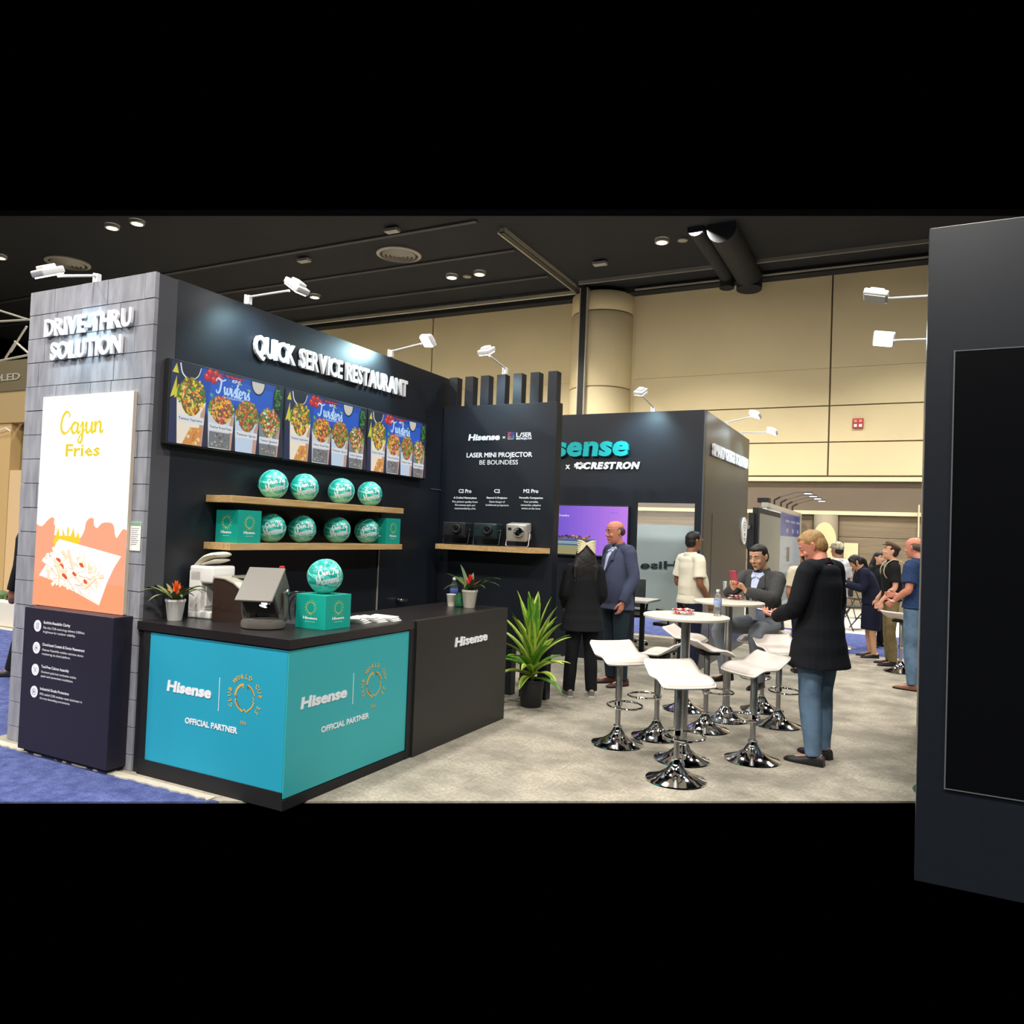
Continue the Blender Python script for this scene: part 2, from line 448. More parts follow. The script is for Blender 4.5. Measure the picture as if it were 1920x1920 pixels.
def ribbons(strokes, width, tf):
    """flat ribbons as quads list; tf maps 2D -> 3D"""
    mb = MB()
    for st in strokes:
        L = []; R = []
        for i, p in enumerate(st):
            a = st[max(i - 1, 0)]; b = st[min(i + 1, len(st) - 1)]
            dx, dy = b[0] - a[0], b[1] - a[1]; l = math.hypot(dx, dy) or 1
            ww = width * (1.25 if dy < 0 else .8) * .5
            nx, ny = -dy / l * ww, dx / l * ww
            L.append((p[0] + nx, p[1] + ny)); R.append((p[0] - nx, p[1] - ny))
        n = len(L); vs = [tf(*p) for p in L] + [tf(*p) for p in R]
        mb.add(vs, [(i, i + 1, n + i + 1, n + i) for i in range(n - 1)])
    return mb
# ------------------------------------------------------------------ flat printed / displayed pictures
class Art:
    """picture made of flat coloured shapes lying on a real panel; each layer stands 0.2 mm above the last"""
    def __init__(s, o, u, v, n): s.o, s.u, s.v, s.n = Vector(o), Vector(u), Vector(v), Vector(n).normalized(); s.V = []; s.Fc = []; s.K = []; s.z = .0004
    def P(s, x, y): return s.o + s.u * x + s.v * y + s.n * s.z
    def poly(s, pts, col, up=True):
        c = lin(col); n = len(s.V); s.V += [tuple(s.P(x, y)) for x, y in pts]; s.Fc.append(tuple(range(n, n + len(pts)))); s.K += [c] * len(pts)
        if up: s.z += .00006
    def fan(s, cx, cy, rx, ry, col, n=14, jit=0, rot=0, up=True, a0=0, a1=2 * PI):
        pts = []
        for k in range(n):
            a = a0 + (a1 - a0) * k / (n if abs(a1 - a0 - 2 * PI) < 1e-6 else n - 1); r = 1 + random.uniform(-jit, jit)
            x, y = rx * r * math.cos(a), ry * r * math.sin(a)
            pts.append((cx + x * math.cos(rot) - y * math.sin(rot), cy + x * math.sin(rot) + y * math.cos(rot)))
        s.poly(pts, col, up)
    def rect(s, x0, x1, y0, y1, col): s.poly([(x0, y0), (x1, y0), (x1, y1), (x0, y1)], col)
    def stroke(s, pts, wd, col, sub=6):
        st = cat_spline(pts, sub); mb = ribbons([st], wd, lambda x, y: s.P(x, y))
        n = len(s.V); s.V += mb.v; s.Fc += [tuple(i + n for i in f) for f in mb.f]; s.K += [lin(col)] * len(mb.v); s.z += .00006
    def script(s, word, x0, y0, h, wd, col, ux=1.0, slope=0.0):
        st, W = script_strokes(word)
        st = [[(x0 + px * h * ux, y0 + py * h + px * h * ux * slope) for px, py in q] for q in st]
        mb = ribbons(st, wd, lambda x, y: s.P(x, y))
        n = len(s.V); s.V += mb.v; s.Fc += [tuple(i + n for i in f) for f in mb.f]; s.K += [lin(col)] * len(mb.v); s.z += .00006
    def text(s, word, x0, x1, y, h, col, bold=0.0, shear=0.0):
        me, a = text_mesh(word, 1, 0, bold, shear, res=1)
        mn, mx = a[:, 0].min(), a[:, 0].max(); sx = (x1 - x0) / (mx - mn); n = len(s.V)
        s.V += [tuple(s.P(x0 + (p[0] - mn) * sx, y + p[1] / .73 * h)) for p in a]
        s.Fc += [tuple(v + n for v in f.vertices) for f in me.polygons]; s.K += [lin(col)] * len(a); s.z += .00006
        bpy.data.meshes.remove(me)
    def build(s, name, strength, parent=None, label=None):
        me = bpy.data.meshes.new(name); me.from_pydata(s.V, [], s.Fc)
        at = me.color_attributes.new('Col', 'FLOAT_COLOR', 'POINT')
        at.data.foreach_set('color', np.array([(*k, 1) for k in s.K], dtype=np.float32).ravel())
        key = 'art%.2f' % strength
        if key not in MATS: MATS[key] = art_mat('picture_%d' % int(strength * 100), strength)
        me.materials.append(MATS[key])
        o = bpy.data.objects.new(name, me); C.objects.link(o)
        if parent is not None: o.parent = parent; o.matrix_parent_inverse = parent_inv(parent)
        if label: o['label'] = label
        return o
# ================================================================== SETTING
def struct(o): o['kind'] = 'structure'; return o
def poly_sheet(name, pts, material, z0, z1):
    mb = MB(); n = len(pts)
    mb.add([(x, y, z0) for x, y in pts] + [(x, y, z1) for x, y in pts], [tuple(range(n))[::-1], tuple(range(n, 2 * n))] + [(i, (i + 1) % n, n + (i + 1) % n, n + i) for i in range(n)])
    return struct(mb.build(name, material))
# the floor is built as far as the photograph shows it
fl = at_z(0, 1502); fr = at_z(1920, 1502)
dirf = (fr - fl).normalized(); A = fl - dirf * 4; B = fr + dirf * 5
def fy(x): return A.y + (x - A.x) * (B.y - A.y) / (B.x - A.x)
XL, XR, YB = -26.0, 6.0, 22.3
xs = A.x + (3.36 - A.y) * (B.x - A.x) / (B.y - A.y)
poly_sheet('floor', [(XL, min(fy(A.x), 3.3)), (A.x, A.y), (B.x, B.y), (XR, B.y), (XR, YB), (XL, YB)], mat('concrete_slab', '6b675f', .9), -.0135, -.012)
# carpets lying on the slab
poly_sheet('floor_stand_carpet', [(-5.95, 3.36), (xs, 3.36), (B.x, B.y), (XR, B.y), (XR, 12.9), (-5.95, 12.9)], M_beige, -.012, 0)
poly_sheet('floor_aisle_carpet', [(A.x, A.y), (xs, 3.36), (-5.95, 3.36), (-5.95, 12.9), (-6.6, 12.9), (-11.2, 6.6), (-17, 6.6), (-17, 2.0)], M_blue, -.012, -.003)
poly_sheet('floor_cross_aisle_carpet', [(-6.6, 12.9), (XR, 12.9), (XR, 15.9), (-6.6, 15.9)], M_blue, -.012, -.003)
poly_sheet('floor_far_carpet', [(XL, 6.6), (-11.2, 6.6), (-6.6, 12.9), (-6.6, 15.9), (XR, 15.9), (XR, YB), (XL, YB)], M_grey_aisle, -.012, -.004)
# ragged carpet edge strip
mb = MB(); x = -5.93; top = []; bot = []
while x < xs - .03:
    top.append((x, 3.39)); bot.append((x, 3.335 + random.uniform(-.018, .014))); x += .045
pts = top + bot[::-1]
o = poly_sheet('trim_1', pts, mat('carpet_edge', 'c9c2b0', .95, bump=1, bscale=150, dist=.01), -.004, .006)
# ceiling
a = at_z(-60, 405, 9.0); b = at_z(1980, 405, 9.0)
ceil = poly_sheet('ceiling', [(a.x, a.y), (b.x, b.y), (XR, YB), (-34, YB), (-34, a.y)], M_ceil, 9.0, 9.15)
# ceiling panels' seams and tracks
def beam(name, mb, m, parent=None): o = mb.build(name, m); struct(o); return o
beam('trim_2', MB().box(-8.93, -8.77, 16.3, 22.0, 8.9, 9.0).box(-8.98, -8.95, 16.3, 22.0, 8.88, 8.93), M_rail)
beam('trim_3', MB().box(-8.915, -8.785, 16.3, 22.0, 8.87, 8.9), M_darkrail)
t = thing('hanging_track', 'long pale metal track hanging under the black ceiling before the tan wall', 'track', (-14.5, 21.1, 8.8))
MB().box(-5.6, 5.6, -.05, .05, 0, .09).build('rail', M_rail, t)
for k in range(12): MB().tube([(-5.2 + k * .92, 0, .09), (-5.2 + k * .92, 0, .22)], .012, 6, cap=True).build('hanger', M_darkrail, t)
t = thing('partition_track_post', 'dark vertical post dropping from the ceiling track in front of the round column', 'post', (-8.55, 21.0, 2.0))
MB().box(-.09, .09, -.09, .09, 0, 6.9).build('post', M_darkrail, t)
MB().box(-.125, -.095, -.1, .1, 0, 6.9).box(.095, .115, -.1, .1, 0, 6.9).build('edge_rail', M_rail, t)
for k, (y0, zz) in enumerate(((19.7, 8.93), (17.6, 8.95), (15.6, 8.95))):
    beam('trim_%d' % (4 + k), MB().box(-33, -9.2, y0, y0 + .12, zz, 9.0), mat('ceiling_seam', '3a3a3d', .8))
beam('trim_7', MB().box(-8.6, 5.8, 20.6, 20.66, 8.9, 9.0), mat('ceiling_seam2', '77736b', .6))
beam('trim_8', MB().box(-34, 5.9, 21.6, 22.0, 8.82, 9.0), M_beam)
beam('trim_9', MB().box(-7.2, 5.9, 21.52, 21.56, 8.85, 8.89), M_rail)
# ducts
for lab, x, r, z in (('thin dark ceiling duct left of the wider one at the top of the tan wall', -4.55, .2, 8.72), ('wide dark ceiling duct at the top of the tan wall', -3.95, .34, 8.62)):
    o = MB().tube([(0, -3.5, 0), (0, -.2, 0), (0, .1, -.12), (0, .12, -.35)], r, 18, cap=True, sub=3).build('ceiling_duct', M_beam, smooth=True)
    o.location = (x, 21.4, z + .25); tag(o, lab, 'duct')
# round ceiling diffusers
def diffuser(p, lab):
    t = thing('ceiling_diffuser', lab, 'diffuser', (p.x, p.y, 8.98), group='round ceiling air diffusers')
    R = .60
    MB().lathe([(R, .015), (R, -.02), (R * .86, -.05), (R * .84, .0)], seg=40, close=False).build('rim', M_grille, t, True)
    for k, q in enumerate((.74, .56, .38, .2)):
        MB().lathe([(R * q, .01), (R * q, -.03), (R * (q - .1), -.09), (R * (q - .115), -.02)], seg=36, close=False).build('ring', M_grille, t, True)
    MB().lathe([(R * .99, .0), (R * .99, .012)], seg=36).build('backing', M_blackm, t)
diffuser(at_z(748, 477, 8.98), 'round ring air diffuser on the ceiling above the menu wall')
diffuser(at_z(127, 493, 8.98), 'round ring air diffuser on the ceiling above the stone sign tower')
# downlights
DL = [(210, 428, 'round ceiling downlight above the stone tower, left one of its pair'), (257, 420, 'round ceiling downlight above the stone tower, right one of its pair'),
      (590, 558, 'single round ceiling downlight beside the arm lamp of the menu wall'), (847, 521, 'ceiling downlight near the diffuser, left one of the pair'),
      (899, 515, 'ceiling downlight near the diffuser, right one of the pair'), (1241, 455, 'larger ceiling downlight over the second booth, left one of the pair'),
      (1310, 443, 'ceiling downlight over the second booth, right one of the pair'), (0, 484, 'ceiling downlight at the far left edge')]
for px, py, lab in DL:
    p = at_z(px, py, 8.92)
    t = thing('ceiling_downlight', lab, 'downlight', (p.x, p.y, 8.92), group='glowing downlights in the black ceiling')
    MB().lathe([(.17, .07), (.17, 0), (.13, -.01), (.12, .03)], seg=24, close=False).build('trim_ring', M_rail, t, True)
    MB().lathe([(.118, .0), (.118, .012)], seg=20).build('lens', M_glow2, t)
for i, (px, py, lab) in enumerate(((876, 518, 'small dark disc between the pair of downlights near the diffuser'), (1280, 450, 'small pale disc between the pair of larger downlights'))):
    p = at_z(px, py, 8.97); o = MB().lathe([(.12, .02), (.12, -.02), (.08, -.035)], seg=18).build('ceiling_sensor', M_grille, smooth=True); o.location = p; tag(o, lab, 'sensor')
for px, py, lab in ((570, 489, 'small boxy fixture on the ceiling left of the diffuser'), (1125, 495, 'pale boxy fixture on the ceiling right of the long track'), (735, 433, 'faint boxy fixture on the ceiling above the diffuser')):
    p = at_z(px, py, 8.9); t = thing('ceiling_box', lab, 'fixture', p)
    MB().bbox(-.18, .18, -.1, .1, -.03, .05, .01).build('housing', mat('fixture_grey', '8c8a84', .6), t); MB().box(-.02, .02, -.02, .02, .05, .1).build('stem', M_beam, t)
# back wall with its panels
wb = struct(MB().box(-34, XR, 22.06, 22.3, 0, 9).build('wall_back', M_joint))
def wall_piece(name, x0, x1, z0, z1, m, y=22.0):
    o = MB().bbox(x0, x1, y, 22.08, z0, z1, .012).build(name, m, wb); return o
rows = [(3.47, 4.34), (4.37, 5.31), (5.34, 6.33), (6.335, 8.9)]
cols = [(-34, -27.5), (-27.45, -21), (-20.95, -14.5), (-14.45, -9.35), (-7.3, -1.89), (-1.85, 3.6), (3.64, 6)]
for z0, z1 in rows:
    for x0, x1 in cols: wall_piece('panel', x0, x1, z0, z1, M_wallp)
wall_piece('panel', -9.35, -7.3, 3.47, 8.9, M_wallp)
struct(MB().box(-34, XR, 21.9, 22.08, 3.31, 3.42).build('trim_10', mat('cream_ledge', 'd9cba8', .7)))
wall_piece('recess_panel', -34, XR, 2.52, 3.3, M_brown, 22.03)
struct(MB().box(-34, XR, 21.92, 22.08, 2.43, 2.53).build('trim_11', mat('cream_ledge', 'd9cba8', .7)))
for x0, x1 in ((-34, -20), (-20, -9), (-9, -2.2), (-1.56, 1.8), (1.82, 6)):
    wall_piece('wood_panel', x0, x1, 1.86, 2.42, M_woodw, 22.03); wall_piece('wood_panel', x0, x1, 0, 1.85, M_woodw, 22.02)
# round column
cl = thing('round_column', 'tall round tan column with ring joints in front of the back wall', 'column', (-8.33, 22.0, 0))
for z0, z1 in ((0, 3.4), (3.43, 6.0), (6.03, 8.25), (8.28, 8.85)):
    MB().lathe([(.93, z0), (.95, z0 + .03), (.95, z1 - .03), (.93, z1)], seg=48).build('drum', M_wallp, cl, True)
MB().lathe([(.915, .1), (.915, 8.8)], seg=40).build('core', M_joint, cl)
cl['kind'] = 'structure'
cl2 = thing('wall_column', 'pale round-topped half column beyond the blond man', 'column', (-1.88, 22.0, 0))
MB().lathe([(.3, 0), (.3, 2.42)], seg=30).build('shaft', mat('column_grey', 'a89c86', .8), cl2, True)
av = [(math.cos(a) * .29, 1.72 + math.sin(a) * .5) for a in [PI * k / 14 for k in range(15)]]
MB().prism([(-.29, 0)] + [(.29, 0)] + av, (0, -.33, 0), (1, 0, 0), (0, 0, 1), (0, .06, 0)).build('arched_panel', mat('cream_arch', 'd8c696', .7), cl2)
# fire alarm
t = thing('fire_alarm', 'small red four-lens alarm device high on the tan back wall', 'alarm', (-1.162, 21.98, 4.816))
MB().bbox(-.13, .13, -.05, 0, -.12, .14, .015).build('housing', M_alarm, t)
for i in (-1, 1):
    for j in (-1, 1): MB().box(i * .06 - .035, i * .06 + .035, -.065, -.05, .01 + j * .06 - .035, .01 + j * .06 + .035).build('lens', M_whitem if j < 0 else mat('lens_pink', 'd98a80', .4), t)
for x, z, lab in ((-10.5, 5.0, 'thin'),): pass
o = MB().box(.27, .3, 21.4, 21.9, 1.9, 2.7).build('wall_sign', M_wallp); tag(o, 'thin pale sign blade on the back wall by the dark booth edge', 'sign')
o = MB().box(-.17, .17, -.01, .02, -.33, .33).build('poster', mat('cream_poster', 'd8caa0', .6)); o.location = at_y(1595, 1042, 21.99); tag(o, 'pale framed poster on the wall behind the woman in the skirt', 'poster')
# ================================================================== ARM LAMPS
def arm_lamp(lab, base, head, glow_dir, lit=True, size=(.125, .165, .045), spot=None, power=60, group='white arm lamps clamped to booth walls', facecam=None):
    base = Vector(base); head = Vector(head)
    t = thing('arm_lamp', lab, 'lamp', base, group=group); h = head - base
    MB().bbox(-.018, .018, -.018, .018, -.03, .04, .005).box(-.04, -.026, -.01, .01, -.035, .05).build('clamp', M_lampw, t)
    d = h.normalized()
    MB().tube([(0, 0, .03), h - d * .06], .009, 8, cap=True).build('arm', M_lampw, t)
    g = Vector(glow_dir).normalized(); x = g.cross(d); x = x.normalized() if x.length > .1 else g.cross(Vector((0, 0, 1))).normalized(); y = g.cross(x)
    R = Matrix((x, y, g)).transposed()
    w_, l_, th = size
    mb = MB().bbox(-w_ / 2, w_ / 2, -l_ / 2, l_ / 2, -th, 0, .012); mb.bbox(-w_ / 2 * .6, w_ / 2 * .6, -l_ / 2 * .6, l_ / 2 * .6, -th * 1.5, -th * .8, .01)
    o = mb.build('head', M_lampw, t, True); o.matrix_local = Matrix.Translation(h) @ R.to_4x4()
    e = MB().box(-w_ * .42, w_ * .42, -l_ * .42, l_ * .42, 0, .006).build('lens', M_glow if lit else M_white, t); e.matrix_local = Matrix.Translation(h + g * .001) @ R.to_4x4()
    if power:
        l = bpy.data.lights.new('lamp_beam', 'SPOT'); l.energy = power * 1.5; l.spot_size = math.radians(105); l.spot_blend = .9; l.color = (.55, .88, 1.0); l.shadow_soft_size = .07
        lo = bpy.data.objects.new('lamp_beam', l); C.objects.link(lo)
        q = head + g * .05; lo.location = q; lo.rotation_euler = g.to_track_quat('-Z', 'Y').to_euler()
    return t
arm_lamp('white arm lamp above the stone sign tower', (-5.09, 3.46, 3.31), (-5.09, 3.12, 3.235), (0, .5, -1), power=17)
arm_lamp('white arm lamp on the menu wall, the one left of the sign letters', (-4.48, 4.27, 3.33), (-4.02, 4.27, 3.37), (-.7, .0, -1), power=34)
arm_lamp('brightly lit arm lamp on the menu wall near its far end', (-4.48, 6.1, 3.33), (-4.08, 6.1, 3.42), (-.35, -.55, -.6), power=40)
arm_lamp('white arm lamp on top of the slatted projector wall', (-3.746, 7.1, 3.32), (-3.746, 6.68, 3.42), (0, .5, -1), power=34)
arm_lamp('white arm lamp over the front of the second booth', (-2.96, 9.79, 3.31), (-2.99, 9.3, 3.45), (-.1, .6, -1), power=50)
arm_lamp('white arm lamp on the side wall of the second booth, nearer one', (-2.30, 11.2, 3.31), (-1.93, 11.2, 3.42), (-.5, -.3, -1), power=34)
arm_lamp('white arm lamp on the side wall of the second booth, farther one', (-2.30, 12.3, 3.31), (-1.86, 12.3, 3.33), (-.5, -.3, -1), power=34)
# ================================================================== STONE SIGN TOWER + MENU WALL
tower = thing('sign_tower', 'tall grey stone block tower with raised drive-thru lettering', 'display', (-5.14, 3.5, 0))
def PW(o, p): o.parent = p; o.matrix_parent_inverse = parent_inv(p); return o
PW(MB().box(-5.815, -4.462, 3.46, 3.62, 0, 3.285).build('core', M_mortar), tower)
rowh = 3.29 / 18.6; z = 3.29; r = 0
pat = [[.29, .31, .28, .38, .1], [.33, .27, .42, .34], [.2, .42, .2, .36, .18], [.14, .34, .5, .38], [.36, .38, .22, .4], [.22, .3, .3, .3, .24]]
while z > .01:
    z0 = max(z - rowh, 0); x = -5.82; ws = pat[r % 6]; sc_ = 1.36 / sum(ws)
    for w_ in ws:
        x1 = x + w_ * sc_; g = .0022
        o = MB().bbox(x + g, min(x1, -4.46) - (g if x1 < -4.462 else 0), 3.44 + random.uniform(-.0025, .0015), 3.47, z0 + g, z - g, .0015).build('block', M_stone); PW(o, tower)
        x = x1
    z = z0; r += 1
place_text('DRIVE-THRU', (-5.595, 3.44, 2.94), (-4.65, 3.44, 2.94), .125, (0, -1, 0), M_whitem, tower, ext=.018, bold=.030, letters=True, off=.010, spacing=1.0)
place_text('SOLUTION', (-5.51, 3.44, 2.765), (-4.74, 3.44, 2.765), .125, (0, -1, 0), M_whitem, tower, ext=.018, bold=.030, letters=True, off=.010, spacing=1.0)
# LED screen
scr = thing('led_screen', 'tall glowing led screen showing fries on a white and coral ground', 'screen', (-5.067, 3.42, 1.01))
PW(MB().bbox(-5.555, -4.582, 3.412, 3.44, 1.008, 2.495, .004).build('cabinet', mat('lit_screen_edge', 'cfc2b4', .5)), scr)  # pale cabinet colour stands in for the screen's glow on its edge
W_, H_ = .973, 1.487
ar = Art((-5.555, 3.4115, 1.008), (1, 0, 0), (0, 0, 1), (0, -1, 0))
ar.rect(0, W_, 0, H_, 'fffdf0')
wave = [(0, .575), (.04, .56), (.075, .565), (.12, .60), (.17, .625), (.2, .615), (.2, .58), (.23, .55), (.25, .5), (.45, .47), (.53, .53), (.55, .60), (.59, .63), (.63, .625), (.635, .585), (.67, .565), (.72, .6), (.8, .605), (.84, .585), (.855, .53), (.875, .505), (.9, .53), (.935, .565), (W_, .56)]
ar.poly([(0, 0)] + cat_spline(wave, 3) + [(W_, 0)], 'ff9a78')
ar.rect(0, W_, 0, .19, 'ff9468')
# splash
ar.poly([(.2, .46), (.22, .42), (.45, .40), (.5, .47), (.47, .53), (.44, .49), (.42, .56), (.39, .5), (.36, .57), (.33, .5), (.3, .55), (.27, .49), (.25, .56), (.23, .5)], 'f2c21c')
for a_, b_ in ((.22, .6), (.29, .66), (.34, .69), (.38, .66), (.45, .62), (.5, .58)): ar.poly([(a_ - .012, .5), (a_, b_), (a_ + .012, .5)], 'fffdf4')
ar.poly([(.06, .21), (.17, .33), (.24, .45), (.27, .475), (.93, .385), (.86, .3), (.8, .2), (.73, .045), (.5, .11), (.2, .185)], 'ffffff')
ar.poly([(.06, .21), (.2, .185), (.5, .11), (.73, .045), (.74, .06), (.5, .135), (.2, .205)], 'eadfd4')
rf = random.Random(4)
for k in range(120):
    an = rf.uniform(0, 6.28); q = rf.random() ** .6; cx = .45 + .30 * q * math.cos(an); cy = .265 + .10 * q * math.sin(an) - (cx - .45) * .12; a = rf.gauss(-.5, .55); L = rf.uniform(.09, .17)
    c = rf.choice(['fff6e8', 'fff2df', 'fbe6cc', 'fffaf2', 'fde9d2', 'fff3e6', 'f6d8b8'])
    dx, dy = math.cos(a) * L / 2, math.sin(a) * L / 2; nx, ny = -math.sin(a) * .0125, math.cos(a) * .0125
    ar.poly([(cx - dx - nx * 1.25, cy - dy - ny * 1.25), (cx + dx - nx * 1.25, cy + dy - ny * 1.25), (cx + dx + nx, cy + dy + ny), (cx - dx + nx, cy - dy + ny)], 'e9a878' if k % 3 else 'd86a38')
    ar.poly([(cx - dx - nx, cy - dy - ny), (cx + dx - nx, cy + dy - ny), (cx + dx + nx, cy + dy + ny), (cx - dx + nx, cy - dy + ny)], c)
for cx, cy in ((.3, .33), (.34, .29), (.55, .31), (.48, .24), (.37, .22), (.6, .2)): ar.fan(cx, cy, .028, .014, 'd4501e', 8, .4, -.5)
ar.script('Cajun', .235, 1.215, .074, .018, 'd9c41e', ux=1.32)
ar.text('Fries', .31, .68, 1.055, .088, 'd9bf1a', bold=.022)
ar.build('picture', 1.25, scr)
# info panel under the screen
ip = thing('info_panel', 'dark aubergine panel with four white feature icons under the screen', 'panel', (-4.985, 3.38, 0))
PW(MB().bbox(-5.455, -4.515, 3.30, 3.44, .03, 1.005, .004).build('body', M_panel), ip)
PW(MB().box(-5.43, -4.54, 3.33, 3.44, 0, .03).build('plinth', M_blackm), ip)
rowsT = [('Sunlight-Readable Clarity', 'Flip-chip COB technology delivers 3,000nits', 'brightness for outdoor visibility.', .885), ('Cloud-based Content & Device Management', 'Hisense VisionInfo enables real-time device', 'monitoring via cloud platform.', .735),
         ('Tool-Free Cabinet Assembly', 'One-hand quick-lock mechanism enables', 'quick and convenient installation.', .585), ('Industrial-Grade Protection', 'IP65 sealed COB modules resist dust/water in', 'the most demanding environments.', .435)]
for i, (a_, b_, c_, z) in enumerate(rowsT):
    y = 3.2995
    PW(MB().prism([(math.cos(q) * .04, math.sin(q) * .04) for q in [2 * PI * k / 24 for k in range(24)]], (-5.30, y, z), (1, 0, 0), (0, 0, 1), (0, -.0015, 0)).build('icon_disc', M_print), ip)
    art = Art((-5.30, y - .0016, z), (1, 0, 0), (0, 0, 1), (0, -1, 0)); g = '77748a'
    if i == 0: art.rect(-.014, .014, -.02, .02, 'c9c8d4'); art.stroke([(-.014, -.02), (-.014, .02), (.014, .02), (.014, -.02), (-.014, -.02)], .002, g, 1)
    if i == 1: art.stroke([(.018 * math.cos(k), .018 * math.sin(k)) for k in [2 * PI * j / 10 for j in range(11)]], .002, g, 2); art.rect(-.008, .008, -.006, .006, g)
    if i == 2: art.stroke([(-.016, -.016), (.016, .016)], .003, g, 1); art.stroke([(-.016, .016), (.016, -.016)], .003, g, 1)
    if i == 3: art.stroke([(.02 * math.cos(k), .02 * math.sin(k)) for k in [2 * PI * j / 10 for j in range(11)]], .003, g, 2); art.fan(0, 0, .006, .008, '33303f')
    art.build('icon', 0, ip)
    for tx, zz, hh, bo, L in ((a_, z + .022, .019, .02, .0115), (b_, z - .012, .016, 0.004, .0102), (c_, z - .04, .016, 0.004, .0102)):
        place_text(tx, (-5.235, y, zz), (-5.235 + len(tx) * L, y, zz), hh, (0, -1, 0), M_print, ip, ext=0, bold=bo, off=.001)
nt_ = thing('wall_notice', 'small white notice sheet with a green heading taped beside the screen', 'notice', (-4.53, 3.437, 1.55))
PW(MB().box(-4.575, -4.475, 3.4325, 3.4365, 1.435, 1.625).build('sheet', M_paper), nt_)
ar = Art((-4.575, 3.432, 1.435), (1, 0, 0), (0, 0, 1), (0, -1, 0)); ar.rect(.002, .098, .165, .188, '7fa88c')
for k in range(9): ar.rect(.012, .085 - (k % 3) * .01, .145 - k * .013, .148 - k * .013, '9d97a0')
ar.build('print', 0, nt_)
# dark menu wall
mw = thing('menu_wall', 'long dark booth wall behind the counter with raised white lettering', 'wall', (-4.6, 5.3, 0))
PW(MB().box(-5.815, -4.46, 3.62, 7.25, 0, 3.29).build('body', M_black), mw)
place_text('QUICK SERVICE RESTAURANT', (-4.46, 4.30, 2.93), (-4.46, 6.32, 2.955), .155, (1, 0, 0), M_whitem, mw, ext=.024, bold=.034, letters=True, off=.012, spacing=.8)
# store door in the menu wall
dr = PW(MB().box(-4.462, -4.452, 6.005, 7.0, 0, 2.06).build('door_leaf', M_black), mw)
PW(MB().box(-4.455, -4.444, 5.985, 5.997, 0, 1.44).build('door_edge_strip', M_rail), mw)
PW(MB().box(-4.455, -4.447, 6.85, 7.06, 2.07, 2.078).build('door_head_strip', mat('dim_strip', '55595c', .5)), mw)
h = at_x(752, 1125, -4.40)
PW(MB().tube([(-4.452, h.y, h.z), (-4.40, h.y, h.z), (-4.395, h.y + .1, h.z - .005)], .014, 10, cap=True, sub=3).lathe([(.03, 0), (.03, .01)], (-4.45, h.y, h.z)).build('door_handle', M_chrome, None, True), mw)
